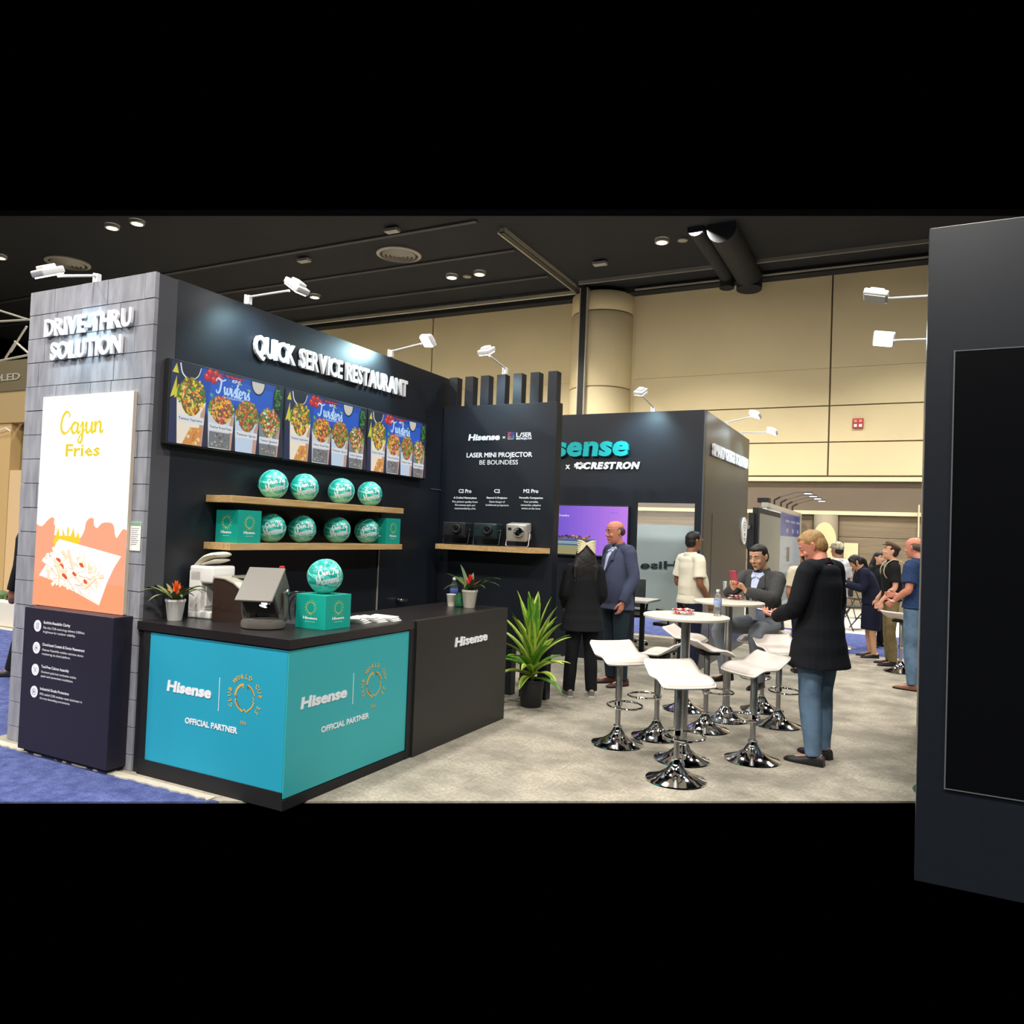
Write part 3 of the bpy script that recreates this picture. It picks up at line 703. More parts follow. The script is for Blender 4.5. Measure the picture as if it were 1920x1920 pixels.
# menu screens
def menu_screen(y0, y1, lab):
    t = thing('menu_screen', lab, 'screen', (-4.43, (y0 + y1) / 2, 2.15), group='menu screens in a row on the dark wall')
    z0, z1 = 2.155, 2.73
    PW(MB().bbox(-4.455, -4.402, y0, y1, z0, z1, .005).build('housing', M_blackm), t)
    a0, a1 = y0 + .012, y1 - .012; Wd = a1 - a0; Hd = z1 - z0 - .024
    ar = Art((-4.4015, a0, z0 + .012), (0, 1, 0), (0, 0, 1), (1, 0, 0)); rf = random.Random(11)
    def X(u): return u * Wd
    def Yv(v): return v * Hd
    def R(u0, u1, v0, v1, c): ar.rect(X(u0), X(u1), Yv(v0), Yv(v1), c)
    R(0, 1, 0, 1, '20294f')
    ar.poly([(X(u), Yv(v)) for u, v in ((.08, .62), (.16, .9), (.24, 1), (.92, 1), (.97, .8), (.95, .4), (.3, .35))], '1848a8')
    ar.poly([(X(u), Yv(v)) for u, v in ((.3, .6), (.33, .95), (.6, .93), (.9, .9), (.88, .6))], '1c58c4')
    R(.22, .29, 0, .5, '3a3578'); R(.74, .77, 0, .5, '3a3578')
    for k in range(60): ar.fan(X(rf.uniform(.15, .95)), Yv(rf.uniform(.5, .98)), .0025, .0025, rf.choice(['4a7ad8', '6c93df', '1a3a8c']), 5, up=False)
    ar.fan(X(.15), Yv(1.03) - .02, X(.085), Yv(.22), '1a2030', 16, a0=PI, a1=2 * PI)
    ar.stroke([(X(.07), Yv(.995)), (X(.09), Yv(.87)), (X(.15), Yv(.81)), (X(.21), Yv(.87)), (X(.235), Yv(.985))], .008, 'e8ecf0')
    # chips
    for tri in (((.01, .86), (.04, .98), (.06, .86)), ((0, .55), (.045, .83), (.05, .6)), ((.115, .78), (.22, .82), (.175, .6)), ((.03, .55), (.06, .73), (.12, .62))):
        ar.poly([(X(a), Yv(b)) for a, b in tri], 'c9c53a'); ar.poly([(X(a * .8 + tri[0][0] * .2), Yv(b * .8 + tri[0][1] * .2)) for a, b in tri], 'd8d23c')
    # tomatoes
    for u, v, r_ in ((.29, .9, .034), (.345, .88, .032), (.39, .93, .03), (.31, .965, .028), (.36, .965, .026)):
        ar.fan(X(u), Yv(v), r_, r_ * .95, 'a81420', 14); ar.fan(X(u) - .004, Yv(v) + .004, r_ * .7, r_ * .66, 'd42a2e', 12); ar.fan(X(u) - r_ * .3, Yv(v) + r_ * .3, r_ * .18, r_ * .18, 'f2a8a0', 8)
    ar.stroke([(X(.33), Yv(.99)), (X(.35), Yv(.94)), (X(.38), Yv(.96))], .004, '3f6a2c')
    R(.43, .60, .945, .995, '34203c')
    for u in (.46, .5, .54, .58): ar.fan(X(u), Yv(.965), .022, .009, 'c8243c', 8, .3)
    ar.fan(X(.745), Yv(.995), X(.072), Yv(.19), '1d2740', 18, a0=PI, a1=2 * PI); ar.fan(X(.745), Yv(.985), X(.06), Yv(.155), 'cfcbc2', 18, a0=PI, a1=2 * PI)
    ar.fan(X(.945), Yv(.8), X(.05), Yv(.2), '141e1c', 18)
    for k in range(40):
        a = rf.uniform(0, 6.28); q = rf.random() ** .5; ar.fan(X(.945 + .034 * q * math.cos(a)), Yv(.82 + .15 * q * math.sin(a)), .01, .008, rf.choice(['2f7a2c', '1f5c24', '4b9a3c']), 6, .4, up=(k % 6 == 0))
    for u, v in ((.33, .68), (.66, .83), (.26, .6), (.73, .58), (.57, .9), (.2, .72)):
        for k in range(5): ar.fan(X(u) + rf.uniform(-.014, .014), Yv(v) + rf.uniform(-.014, .014), .009, .006, rf.choice(['4fa83a', '6cc24c', 'a8c86a']), 6, .4, up=False)
        ar.z += .00006
    ar.fan(X(.42), Yv(.6), .012, .012, 'c98a5a', 7, .3); ar.fan(X(.80), Yv(.56), .012, .014, 'b82a34', 7, .3)
    # title
    ar.text('KFC', X(.50), X(.575), Yv(.90), .024, 'eef4ff', bold=.02, shear=.2)
    ar.script('Twisters', X(.37), Yv(.73), .052, .0125, 'bfe0ff', ux=1.0, slope=-.04)
    ar.text('COLLECTION', X(.455), X(.62), Yv(.675), .016, 'cfe2f6', bold=.02)
    # wraps
    wr = [(.165, .225, .33, .84, ['f4c832', 'e88a34', 'd8602c', '5c9a38', '86b84a', 'f0d080'], 'f2e6d0'), (.415, .225, .29, .69, ['f2c82c', 'd8542c', 'c8303c', 'e0a060', 'c86a90', 'f0b040'], 'cfd4dc'),
          (.645, .215, .25, .70, ['c8643c', '7cb83c', 'e8a45c', '4f8a30', 'd88a54', 'a8483c'], 'c4d6ea'), (.865, .205, .22, .66, ['d88a50', '7cb84a', 'f0c070', 'd83a3c', 'e8e4dc', '4f9a30'], '7c8894')]
    for i, (u, wd, v0, v1, cols, pc) in enumerate(wr):
        b0, b1 = u - wd / 2, u + wd / 2
        ar.poly([(X(b1 - .01), 0), (X(b1 + .045), 0), (X(b1 + .03), Yv(.4)), (X(b1), Yv(.45))], '26283a')
        ar.poly([(X(b0 + .012), 0), (X(b1 - .014), 0), (X(b1 + .004), Yv(v0 + .24)), (X(u), Yv(v0 + .1)), (X(b0 - .004), Yv(v0 + .24))], pc)
        ar.poly([(X(b1 - .05), 0), (X(b1 - .014), 0), (X(b1), Yv(v0 + .2)), (X(b1 - .035), Yv(v0 + .08))], 'c79a86')
        cy0 = (v0 + .03 + v1) / 2; ry = (v1 - v0 - .03) / 2
        ar.poly([(X(u + wd * .52 * math.cos(a) * (1 if math.sin(a) > -.2 else .75)), Yv(cy0 + ry * math.sin(a))) for a in [2 * PI * k / 18 for k in range(18)]], '6d5a34')
        for k in range(170):
            a = rf.uniform(0, 6.28); q = rf.random() ** .5; sy = math.sin(a) * q
            sx = math.cos(a) * q * (1 if sy > -.2 else 1 - (-.2 - sy) * .8)
            c = cols[int(rf.random() ** 1.2 * len(cols))] if abs(sx) < .72 else rf.choice(['5c9a38', '86b84a', '3f7a2c', cols[0]])
            ar.fan(X(u) + X(wd * .5) * sx, Yv(cy0 + ry * sy), rf.uniform(.006, .016), rf.uniform(.005, .012), c, 6, .4, rf.uniform(0, 3), up=(k % 5 == 0))
        ar.poly([(X(b0 + .004), Yv(v0 - .06)), (X(b1 - .008), Yv(v0 - .06)), (X(b1 - .006), Yv(v0 + .03)), (X(b0 + .002), Yv(v0 + .03))], 'dfe3e8')
        nm = ['Twister Supreme', 'Twister Royal Pizza', 'Twister Spicy', 'Twister Signature'][i]
        ar.text(nm, X(b0 + .015), X(b1 - .02), Yv(v0 - .03), .018, '151a26', bold=.015)
        if i in (1, 3):
            ar.rect(X(b0 + .014), X(b1 - .03), Yv(.01), Yv(v0 - .075), '77797c')
            for k in range(26): ar.fan(X(rf.uniform(b0 + .03, b1 - .04)), Yv(rf.uniform(.03, v0 - .1)), .007, .006, rf.choice(['c9bca8', 'a85a44', '55585c', '9aa08c']), 6, .5, up=(k % 6 == 0))
            ar.text('F', X(u - .005), X(u + .008), Yv(.12), .03, '2a2c33')
        if i == 0:
            ar.poly([(X(b0 + .05), 0), (X(b1 - .03), 0), (X(b1 - .02), Yv(.23)), (X(u), Yv(.22))], 'd8944a')
            for k in range(14): ar.fan(X(rf.uniform(b0 + .07, b1 - .04)), Yv(rf.uniform(.02, .19)), .012, .014, rf.choice(['e8b468', 'c87a38', 'f0d8b0']), 6, .5, up=(k % 6 == 0))
    ar.build('picture', .85, t)
menu_screen(3.535, 4.605, 'menu screen of wraps nearest the stone tower')
menu_screen(4.615, 5.665, 'middle menu screen of wraps')
menu_screen(5.675, 6.65, 'menu screen of wraps farthest from the stone tower')
# ================================================================== SHELVES, BALLS, BOXES
def shelf(name, lab, x0, x1, y0, y1, z0, z1, group=None):
    o = MB().bbox(x0, x1, y0, y1, z0, z1, .003).build(name, M_oak); return tag(o, lab, 'shelf', group)
shelf('floating_shelf', 'upper oak floating shelf below the menu screens', -4.458, -4.2, 3.935, 6.015, 1.785, 1.835)
shelf('floating_shelf', 'lower oak floating shelf with teal boxes at both ends', -4.458, -4.2, 3.935, 6.015, 1.45, 1.50)
mb = MB().prism([(-4.335, 6.80), (-3.255, 6.80), (-3.14, 7.055), (-4.335, 7.055)], (0, 0, 1.452), (1, 0, 0), (0, 1, 0), (0, 0, .052))
tag(mb.build('floating_shelf', M_oak), 'oak floating shelf carrying three projectors', 'shelf')
def ball_mat():
    m = bpy.data.materials.new('teal_ball'); m.use_nodes = True; nt = m.node_tree; b = nt.nodes['Principled BSDF']
    t = nt.nodes.new('ShaderNodeTexCoord'); mp = nt.nodes.new('ShaderNodeMapping'); mp.inputs['Scale'].default_value = (5, 5, 16); mp.inputs['Rotation'].default_value = (.3, .5, 0)
    nt.links.new(t.outputs['Object'], mp.inputs[0])
    n = nt.nodes.new('ShaderNodeTexNoise'); n.inputs['Scale'].default_value = 1.6; n.inputs['Detail'].default_value = 1.5; nt.links.new(mp.outputs[0], n.inputs['Vector'])
    r = nt.nodes.new('ShaderNodeValToRGB'); nt.links.new(n.outputs[0], r.inputs[0]); e = r.color_ramp.elements
    r.color_ramp.interpolation = 'CONSTANT'; e[0].position = 0; e[0].color = (*lin('14b3a4'), 1); e[1].position = .52; e[1].color = (*lin('46c8ba'), 1)
    k = e.new(.62); k.color = (*lin('8adccf'), 1); k = e.new(.4); k.color = (*lin('0f9c90'), 1)
    nt.links.new(r.outputs[0], b.inputs['Base Color']); b.inputs['Roughness'].default_value = .35; b.inputs['Coat Weight'].default_value = .4
    return m
M_ball = ball_mat()
def script_on_sphere(word, center, R, d, size, yoff, xoff, tilt, wd):
    """handwriting laid on the ball's surface around direction d"""
    d = Vector(d).normalized(); u = Vector((0, 0, 1)).cross(d).normalized(); v = d.cross(u)
    st, W = script_strokes(word); out = []
    ct, stt = math.cos(tilt), math.sin(tilt)
    for q in st:
        out.append([((px - W / 2) * size * ct - py * size * stt + xoff, (px - W / 2) * size * stt + py * size * ct + yoff) for px, py in q])
    def tf(x, y):
        ax, ay = x / R, y / R; p = Vector((math.sin(ax) * math.cos(ay), math.sin(ay), math.cos(ax) * math.cos(ay)))
        return center + (u * p.x + v * p.y + d * p.z) * (R * 1.006)
    return ribbons(out, wd, tf)
def ball(lab, px, py, X=None, rpx=27, R=.112, loc=None, grp='teal footballs with white handwriting'):
    p = loc if loc is not None else at_x(px, py, X)
    t = thing('football', lab, 'ball', (p.x, p.y, p.z - R), group=grp)
    mb = MB(); bm = bmesh.new(); bmesh.ops.create_icosphere(bm, subdivisions=4, radius=R)
    for vv in bm.verts:
        n_ = vv.co.normalized(); s_ = 1.0
        vv.co = n_ * R * s_ + Vector((0, 0, R))
    bm.verts.index_update(); mb.add([q.co.copy() for q in bm.verts], [[q.index for q in f.verts] for f in bm.faces]); bm.free()
    mb.build('shell', M_ball, t, 'all')
    # raised seams
    dcam = (Vector((0, 0, CAMH)) - p).normalized()
    sm = MB(); ctr = Vector((0, 0, R)); rot0 = Euler((.4, .3, 1.1 + px * .01)).to_matrix()
    for k, (a, b) in enumerate(((0, 0), (PI / 3, .9), (2 * PI / 3, -.9), (PI / 2, 1.57), (.2, 1.2))):
        sm.torus(ctr, R * .9975, .0018, rot0 @ Euler((a, b, k)).to_matrix(), 48, 5)
    sm.build('seam', mat('seam_pale', '9ad8cc', .5), t)
    mb = script_on_sphere('Own The', ctr, R, dcam, R * .185, R * .10, R * .28, .18, R * .05)
    m2 = script_on_sphere('Moment', ctr, R, dcam, R * .25, -R * .42, R * .24, .22, R * .06)
    mb.add(m2.v, m2.f); mb.build('lettering', M_print, t)
    return t
XB = -4.33
for i, (px, w_) in enumerate(((512, 'first from the stone tower'), (571, 'second from the stone tower'), (640, 'third from the stone tower'), (694, 'nearest the projector wall'))):
    p = at_x(px, 915, XB); ball('teal football on the upper shelf, ' + w_, px, 0, loc=Vector((XB, p.y, 1.836 + .112)))
for i, (px, w_) in enumerate(((508, 'half hidden by the left box'), (566, 'second from the left box'), (632, 'third from the left box'), (688, 'touching the right box'))):
    p = at_x(px, 995, XB); ball('teal football on the lower shelf, ' + w_, px, 0, loc=Vector((XB, p.y, 1.501 + .112)))
def emblem(parent, o, u, v, n, s, gold='e0c060', strength=0, words=True):
    """gold ring emblem: gapped ring with notches and lettering around it"""
    a = Art(o, u, v, n)
    def arc(r, a0, a1, wd, c, k=14):
        wd *= 1.7
        a.stroke([(r * s * math.cos(math.radians(a0 + (a1 - a0) * i / k)), r * s * math.sin(math.radians(a0 + (a1 - a0) * i / k))) for i in range(k + 1)], wd * s, c, 1)
    r = .62
    arc(r, 100, 178, .055, gold); arc(r, 12, 76, .055, gold); arc(r * .93, 14, 76, .03, '8c5a2c'); arc(r, 192, 244, .05, gold); arc(r, 296, 345, .05, gold); arc(r * .93, 196, 244, .03, '8c5a2c')
    a.stroke([(-.27 * s, -.56 * s), (-.14 * s, -.68 * s), (0, -.56 * s), (.14 * s, -.68 * s), (.27 * s, -.56 * s)], .09 * s, gold, 1)
    a.stroke([(-.11 * s, .62 * s), (-.11 * s, .42 * s)], .05 * s, gold, 1); a.stroke([(.15 * s, .6 * s), (.15 * s, .42 * s), (.24 * s, .54 * s)], .04 * s, '8c5a2c', 1)
    a.stroke([(.52 * s, .05 * s), (.62 * s, -.04 * s), (.52 * s, -.12 * s), (.62 * s, -.18 * s)], .04 * s, gold, 1)
    a.stroke([(-.62 * s, .03 * s), (-.5 * s, -.02 * s)], .06 * s, 'c8504a', 1)
    if words:
        word = 'CLUB WORLD CUP 25'; a0 = 208; a1 = -38
        for i, ch in enumerate(word):
            if ch == ' ': continue
            ang = math.radians(a0 + (a1 - a0) * i / (len(word) - 1)); cx, cy = math.cos(ang) * s, math.sin(ang) * s
            me, q = text_mesh(ch, 1, 0, .025, res=1); mn, mx = q[:, 0].min(), q[:, 0].max(); h = .23 * s; f = h / .73; rt = ang - PI / 2
            N = len(a.V)
            for pt in q:
                x = (pt[0] - (mn + mx) / 2) * f; y = (pt[1] - .36) * f
                a.V.append(tuple(a.P(cx + x * math.cos(rt) - y * math.sin(rt), cy + x * math.sin(rt) + y * math.cos(rt))))
            a.Fc += [tuple(k + N for k in fc.vertices) for fc in me.polygons]; a.K += [lin(gold)] * len(q); bpy.data.meshes.remove(me)
        a.text('FIFA', -.2 * s, .2 * s, -1.28 * s, .17 * s, gold, bold=.012)
    return a.build('emblem', strength, parent)
def teal_box(lab, loc, rz, sx, sy, sz):
    t = thing('teal_box', lab, 'box', loc, rz, group='teal cardboard gift boxes')
    MB().bbox(0, sx, 0, sy, 0, sz, .002).build('carton', M_tealbox, t)
    # the two printed faces: -y side and +x side
    for o, u, n in (((sx / 2, 0, sz * .62), (1, 0, 0), (0, -1, 0)), ((sx, sy / 2, sz * .62), (0, 1, 0), (1, 0, 0))):
        a = Art(Vector(o), u, (0, 0, 1), n); s = sz * .16
        a.stroke([(s * math.cos(k), s * math.sin(k)) for k in [2 * PI * j / 16 for j in range(17)]], s * .12, 'b8c458', 1)
        for k in range(14): a.fan(1.3 * s * math.cos(2 * PI * k / 14), 1.3 * s * math.sin(2 * PI * k / 14), s * .1, s * .13, 'b8c458', 5)
        a.stroke([(-.4 * s, -.9 * s), (0, -1.2 * s), (.4 * s, -.9 * s)], s * .12, 'd4d070', 1)
        W = (sx if n[1] else sy)
        a.text('Hisense', -W * .24, W * .24, -sz * .34, sz * .085, 'f4fbf8', bold=.03); a.rect(-W * .17, W * .17, -sz * .42, -sz * .405, 'a8dcd2')
        a.rect(-W * .25, W * .25, -sz * .235, -sz * .228, '6cc4b4')
        ob = a.build('print', 0); ob.parent = t
    return t
q = at_x(443, 1018, -4.2)
teal_box('teal box at the left end of the lower shelf', (-4.44, 4.02, 1.501), 0, .215, .225, .235)
teal_box('teal box at the right end of the lower shelf', (-4.44, 5.785, 1.501), 0, .215, .222, .235)
# ================================================================== PROJECTOR WALL
pw = thing('projector_wall', 'black slatted booth wall with laser mini projector lettering', 'wall', (-3.78, 7.12, 0))
for i, x in enumerate((-4.405, -4.21, -4.02, -3.827, -3.634, -3.44, -3.242)):
    o = MB().bbox(x, x + .1, 7.06, 7.165, 0, 3.285, .003).build('slat', M_black); PW(o, pw)
PW(MB().bbox(-4.455, -3.12, 7.045, 7.18, .48, 2.97, .003).build('panel', M_black), pw)
Yp = 7.0445
def pt(s, x0, x1, pyl, h, bold=0, shear=0, mt=None):
    place_text(s, (x0, Yp, pyl), (x1, Yp, pyl), h, (0, -1, 0), mt or M_print, pw, ext=.002, bold=bold, shear=shear, off=.0005)
def pX(px, py): q = at_y(px, py, Yp); return q.x, q.z
def ptp(s, xa, xb, yb, hpx, bold=0, shear=0, mt=None):
    xm = (xa + xb) / 2; x0, z0 = pX(xa, yb); x1, z1 = pX(xb, yb); zt = pX(xm, yb - hpx)[1] - pX(xm, yb)[1]
    z = (z0 + z1) / 2; pt(s, x0, x1, z, zt, bold, shear, mt)
ptp('Hisense', 878, 937, 825, 11.5, .04, .12); ptp('x', 942, 948, 822, 6, .01)
ptp('L', 968, 973.5, 819, 8, .02); ptp('/', 974, 979, 819, 8, .02); ptp('SER', 979.5, 997, 818.5, 8, .02); ptp('MINI PROJECTOR', 968, 997, 824, 4, .015)
ptp('LASER MINI PROJECTOR', 875, 998, 857, 9, .022); ptp('BE BOUNDESS', 899, 971, 871, 9, .002)
x0, z0 = pX(952, 824); a = Art((x0, Yp - .001, z0), (1, 0, 0), (0, 0, 1), (0, -1, 0)); S = .075
a.rect(0, S, 0, S, '3a2a6a'); a.rect(0, S * .5, S * .35, S, 'c8508c'); a.rect(0, S * .5, S * .1, S * .35, 'e8b8a8'); a.rect(S * .5, S, S * .5, S, '4a3ab0'); a.rect(S * .55, S, 0, S * .5, '3f9ad8')
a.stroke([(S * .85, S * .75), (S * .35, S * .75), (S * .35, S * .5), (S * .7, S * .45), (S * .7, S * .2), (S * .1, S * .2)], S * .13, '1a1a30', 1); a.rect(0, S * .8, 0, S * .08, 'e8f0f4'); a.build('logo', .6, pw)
for cx, hd, sub_, ls in ((872, 'C2 Pro', 'A Crafted Masterpiece', ['Pro picture quality from', 'Pro cinema tech and', 'recommended by a Pro']), (932, 'C2', 'Beyond A Projector', ['Game-changer of', 'traditional projectors']), (995.5, 'M2 Pro', 'Versatile Companion', ['Your portable,', 'immersive, adaptive', 'cinema on the move'])):
    hw = {'C2 Pro': 12, 'C2': 5.5, 'M2 Pro': 14}[hd]
    ptp(hd, cx - hw, cx + hw, 924, 7, .03); L = {'A': 21.5, 'B': 19.5, 'V': 22.5}[sub_[0]]; ptp(sub_, cx - L, cx + L, 935, 3.6, .03)
    for k, l in enumerate(ls):
        hw = len(l) * .98; ptp(l, cx - hw, cx + hw, 942.5 + k * 6.3, 3.8, .004)
# projectors on the shelf
def projector(lab, x, y, rz, body, tilt, kind):
    t = thing('projector', lab, 'projector', (x, y, 1.505), rz, group='mini projectors on the oak shelf')
    cm = {'black': M_blackm, 'dark': mat('dark_teal_metal', '2c3a3e', .35, .4), 'silver': mat('silver_metal', 'b9b4ac', .35, .3)}[kind]
    R4 = Matrix.Translation((0, 0, .125)) @ Euler((tilt, 0, 0)).to_matrix().to_4x4()
    w_, d_, h_ = body
    o = MB().bbox(-w_ / 2, w_ / 2, -d_ / 2, d_ / 2, -h_ / 2, h_ / 2, .016).build('body', cm, t, True); o.matrix_local = R4
    o = MB().bbox(-w_ / 2 + .008, w_ / 2 - .008, -d_ / 2 - .004, -d_ / 2 + .004, -h_ / 2 + .01, h_ / 2 - .01, .01).build('front_plate', cm, t, True); o.matrix_local = R4
    lens = MB().lathe([(.001, .018), (.018, .018), (.02, .034), (.032, .036), (.038, .03), (.04, 0)], seg=26, close=False).build('lens', M_chrome if kind == 'silver' else M_blackm, t, True)
    lens.matrix_local = R4 @ Matrix.Translation((w_ * .17, -d_ / 2 - .002, h_ * .08)) @ Euler((PI / 2, 0, 0)).to_matrix().to_4x4()
    g = MB().lathe([(.0, .02), (.026, .012)], seg=20, close=True).build('lens_glass', mat('lens_glass', '101820', .03, spec=1), t, True)
    g.matrix_local = R4 @ Matrix.Translation((w_ * .17, -d_ / 2 - .014, h_ * .08)) @ Euler((PI / 2, 0, 0)).to_matrix().to_4x4()
    s_ = MB().box(-w_ * .38, -w_ * .22, -d_ / 2 - .007, -d_ / 2 - .004, h_ * .16, h_ * .3).build('sensor_window', M_blackm, t); s_.matrix_local = R4
    W2 = w_ / 2 + .008
    MB().tube([(W2, .0, .125), (W2, -.035, .012), (W2 - .012, -.045, .005), (-W2 + .012, -.045, .005), (-W2, -.035, .012), (-W2, .0, .125)], .0048, 8, cap=True).build('stand', M_steel if kind == 'silver' else cm, t, True)
    if kind != 'silver': MB().bbox(-w_ / 2, w_ / 2, -.04, .05, 0, .008, .003).build('base_plate', cm, t)
    MB().lathe([(.014, 0), (.014, .006)], seg=14).build('pivot', M_chrome, t).matrix_local = Matrix.Translation((W2, 0, .125)) @ Euler((0, PI / 2, 0)).to_matrix().to_4x4()
    t.scale = (1.3, 1.15, 1.2)
    return t
p = at_y(857, 1021, 6.92); projector('black mini projector at the wall end of the shelf', p.x, 6.915, .1, (.2, .17, .13), 0, 'black')
p = at_y(914, 1023, 6.92); projector('dark grey-green mini projector in the middle of the shelf', p.x, 6.915, .1, (.2, .16, .13), 0, 'dark')
p = at_y(972, 1026, 6.92); projector('silver mini projector with wire stand at the right of the shelf', p.x, 6.915, .12, (.165, .14, .145), .12, 'silver')
# ================================================================== COUNTER
ct = thing('service_counter', 'dark L-shaped service counter with teal printed fronts', 'counter', (-3.5, 4.6, 0))
def L_prism(o_, z0, z1):
    x0, x1, y0, y1, wd = -4.455, -3.17 + o_, 3.45 - o_, 6.15 + o_ * 0, .62
    pts = [(x0, y0), (x1, y0), (x1, y1), (-3.80, y1), (-3.80, 4.10), (x0, 4.10)]
    return MB().prism(pts, (0, 0, z0), (1, 0, 0), (0, 1, 0), (0, 0, z1 - z0))
PW(L_prism(0, 0.0, .925).build('body', M_cside), ct)
PW(L_prism(.022, .925, .98).build('worktop', M_counter), ct)
PW(MB().box(-3.19, -3.135, 4.72, 6.15, 0, .981).build('end_panel', mat('counter_side_panel', '262424', .4)), ct)
PW(MB().box(-4.40, -3.165, 3.432, 3.45, 0, .10).box(-3.17, -3.152, 3.43, 4.72, 0, .06).build('kickboard', M_blackm), ct)
tp = PW(MB().bbox(-4.335, -3.168, 3.438, 3.452, .10, .915, .002).build('front_print', M_teal), ct)
tp2 = PW(MB().bbox(-3.172, -3.158, 3.44, 4.655, .065, .915, .002).build('side_print', mat('teal_vinyl_side', '35a8ae', .45)), ct)
PW(MB().box(-4.40, -4.335, 3.436, 3.45, 0, .925).build('left_jamb', M_blackm), ct)
PW(MB().box(-3.168, -3.150, 4.655, 4.725, 0, .925).build('right_jamb', M_blackm), ct)
def cz(px, py, front=True):
    q = at_y(px, py, 3.438) if front else at_x(px, py, -3.158)
    return q
def ctext(s, pa, pb, h, front, bold=.03, shear=0, mt=None):
    a_ = cz(*pa, front); b_ = cz(*pb, front); n = (0, -1, 0) if front else (1, 0, 0)
    b_.z = a_.z = (a_.z + b_.z) / 2
    place_text(s, a_, b_, h, n, mt or M_print, ct, ext=.0015, bold=bold, shear=shear, off=.001)
ctext('Hisense', (313, 1294), (396, 1309), .066, True, .045, .1)
ctext('OFFICIAL PARTNER', (347, 1356), (445, 1375), .036, True, .03)
ctext('Hisense', (563, 1326), (650, 1309), .066, False, .045, .1)
ctext('OFFICIAL PARTNER', (602, 1369), (691, 1350), .036, False, .03)
a_ = cz(411, 1302, True); PW(MB().box(a_.x - .002, a_.x + .002, 3.436, 3.438, a_.z - .10, a_.z + .10).build('divider', M_print), ct)
a_ = cz(662, 1291, False); PW(MB().box(-3.158, -3.156, a_.y - .002, a_.y + .002, a_.z - .10, a_.z + .10).build('divider', M_print), ct)
a_ = cz(459, 1308, True); e_ = emblem(None, (a_.x, 3.4372, a_.z), (1, 0, 0), (0, 0, 1), (0, -1, 0), .125, 'd8ae54'); PW(e_, ct)
a_ = cz(701, 1282, False); e_ = emblem(None, (-3.1572, a_.y, a_.z), (0, 1, 0), (0, 0, 1), (1, 0, 0), .125, 'd8b05c'); PW(e_, ct)
a_ = at_x(852, 1211, -3.135); b_ = at_x(912, 1200, -3.135); b_.z = a_.z = (a_.z + b_.z) / 2 - .002
place_text('Hisense', a_, b_, .072, (1, 0, 0), M_whitem, ct, ext=.010, bold=.026, shear=.1, letters=True, off=.001, spacing=1.0)
ZC = .98
# bromeliads
def bromeliad(lab, loc, potm, flower, leafm, s=1.0, seed=1, spread=1.0):
    rf = random.Random(seed)
    t = thing('potted_bromeliad', lab, 'plant', loc, group='potted bromeliads on the counter')
    MB().lathe([(.042 * s, 0), (.046 * s, .005), (.062 * s, .125 * s), (.066 * s, .13 * s), (.066 * s, .145 * s), (.058 * s, .145 * s), (.054 * s, .12 * s)], seg=28, close=False).lathe([(.0, .004), (.043 * s, .004)], seg=20, close=False).build('pot', potm, t, True)
    MB().lathe([(.0, .128 * s), (.055 * s, .122 * s)], seg=20, close=False).build('soil', M_soil, t)
    for k in range(15):
        a = k * 2.4 + rf.uniform(-.3, .3); L = rf.uniform(.17, .27) * s * spread; droop = rf.uniform(.1, .9); w0 = rf.uniform(.014, .020) * s
        pts = []; 
        for j in range(9):
            q = j / 8; r_ = L * (q ** .9) * (.55 + .45 * droop); zz = .12 * s + L * (1.0 * q - (.25 + .75 * droop) * q * q)
            pts.append(Vector((r_ * math.cos(a), r_ * math.sin(a), zz)))
        sd = Vector((-math.sin(a), math.cos(a), 0)); vs = []
        for j, pnt in enumerate(pts):
            q = j / 8; wq = w0 * (math.sin(PI * min(q * .75 + .28, 1)) ** .7 if q < 1 else .02)
            vs += [pnt - sd * wq + Vector((0, 0, .004)), pnt - Vector((0, 0, .004 * (1 - q))), pnt + sd * wq + Vector((0, 0, .004))]
        fs = []
        for j in range(8): fs += [(3 * j, 3 * j + 1, 3 * j + 4, 3 * j + 3), (3 * j + 1, 3 * j + 2, 3 * j + 5, 3 * j + 4)]
        MB().add(vs, fs).build('leaf', leafm, t, 'all')
    for k in range(20):
        lay = k // 5; a = k * 2.4; L = (.085 - lay * .012) * s; el = .5 + lay * .27; b0 = Vector((0, 0, .17 * s + lay * .018 * s)); d = Vector((math.cos(a) * math.cos(el), math.sin(a) * math.cos(el), math.sin(el)))
        sd = Vector((-math.sin(a), math.cos(a), 0)) * .012 * s
        MB().add([b0 - sd * .5, b0 + sd * .5, b0 + d * L * .5 + sd, b0 + d * L, b0 + d * L * .5 - sd, b0 + d * L * .5 + Vector((0, 0, -.005))], [(0, 1, 5), (1, 2, 5), (2, 3, 5), (3, 4, 5), (4, 0, 5)]).build('bract', flower, t)
    return t
bromeliad('orange flowered bromeliad in a white pot at the tower end of the counter', (-4.315, 3.60, ZC), M_white, M_orfl, M_leaft, .98, 3, 1.12)
bromeliad('red flowered bromeliad in a cream pot at the far end of the counter', (-3.37, 5.87, ZC), M_potw, M_redfl, M_leafd, 1.08, 5, 1.25)
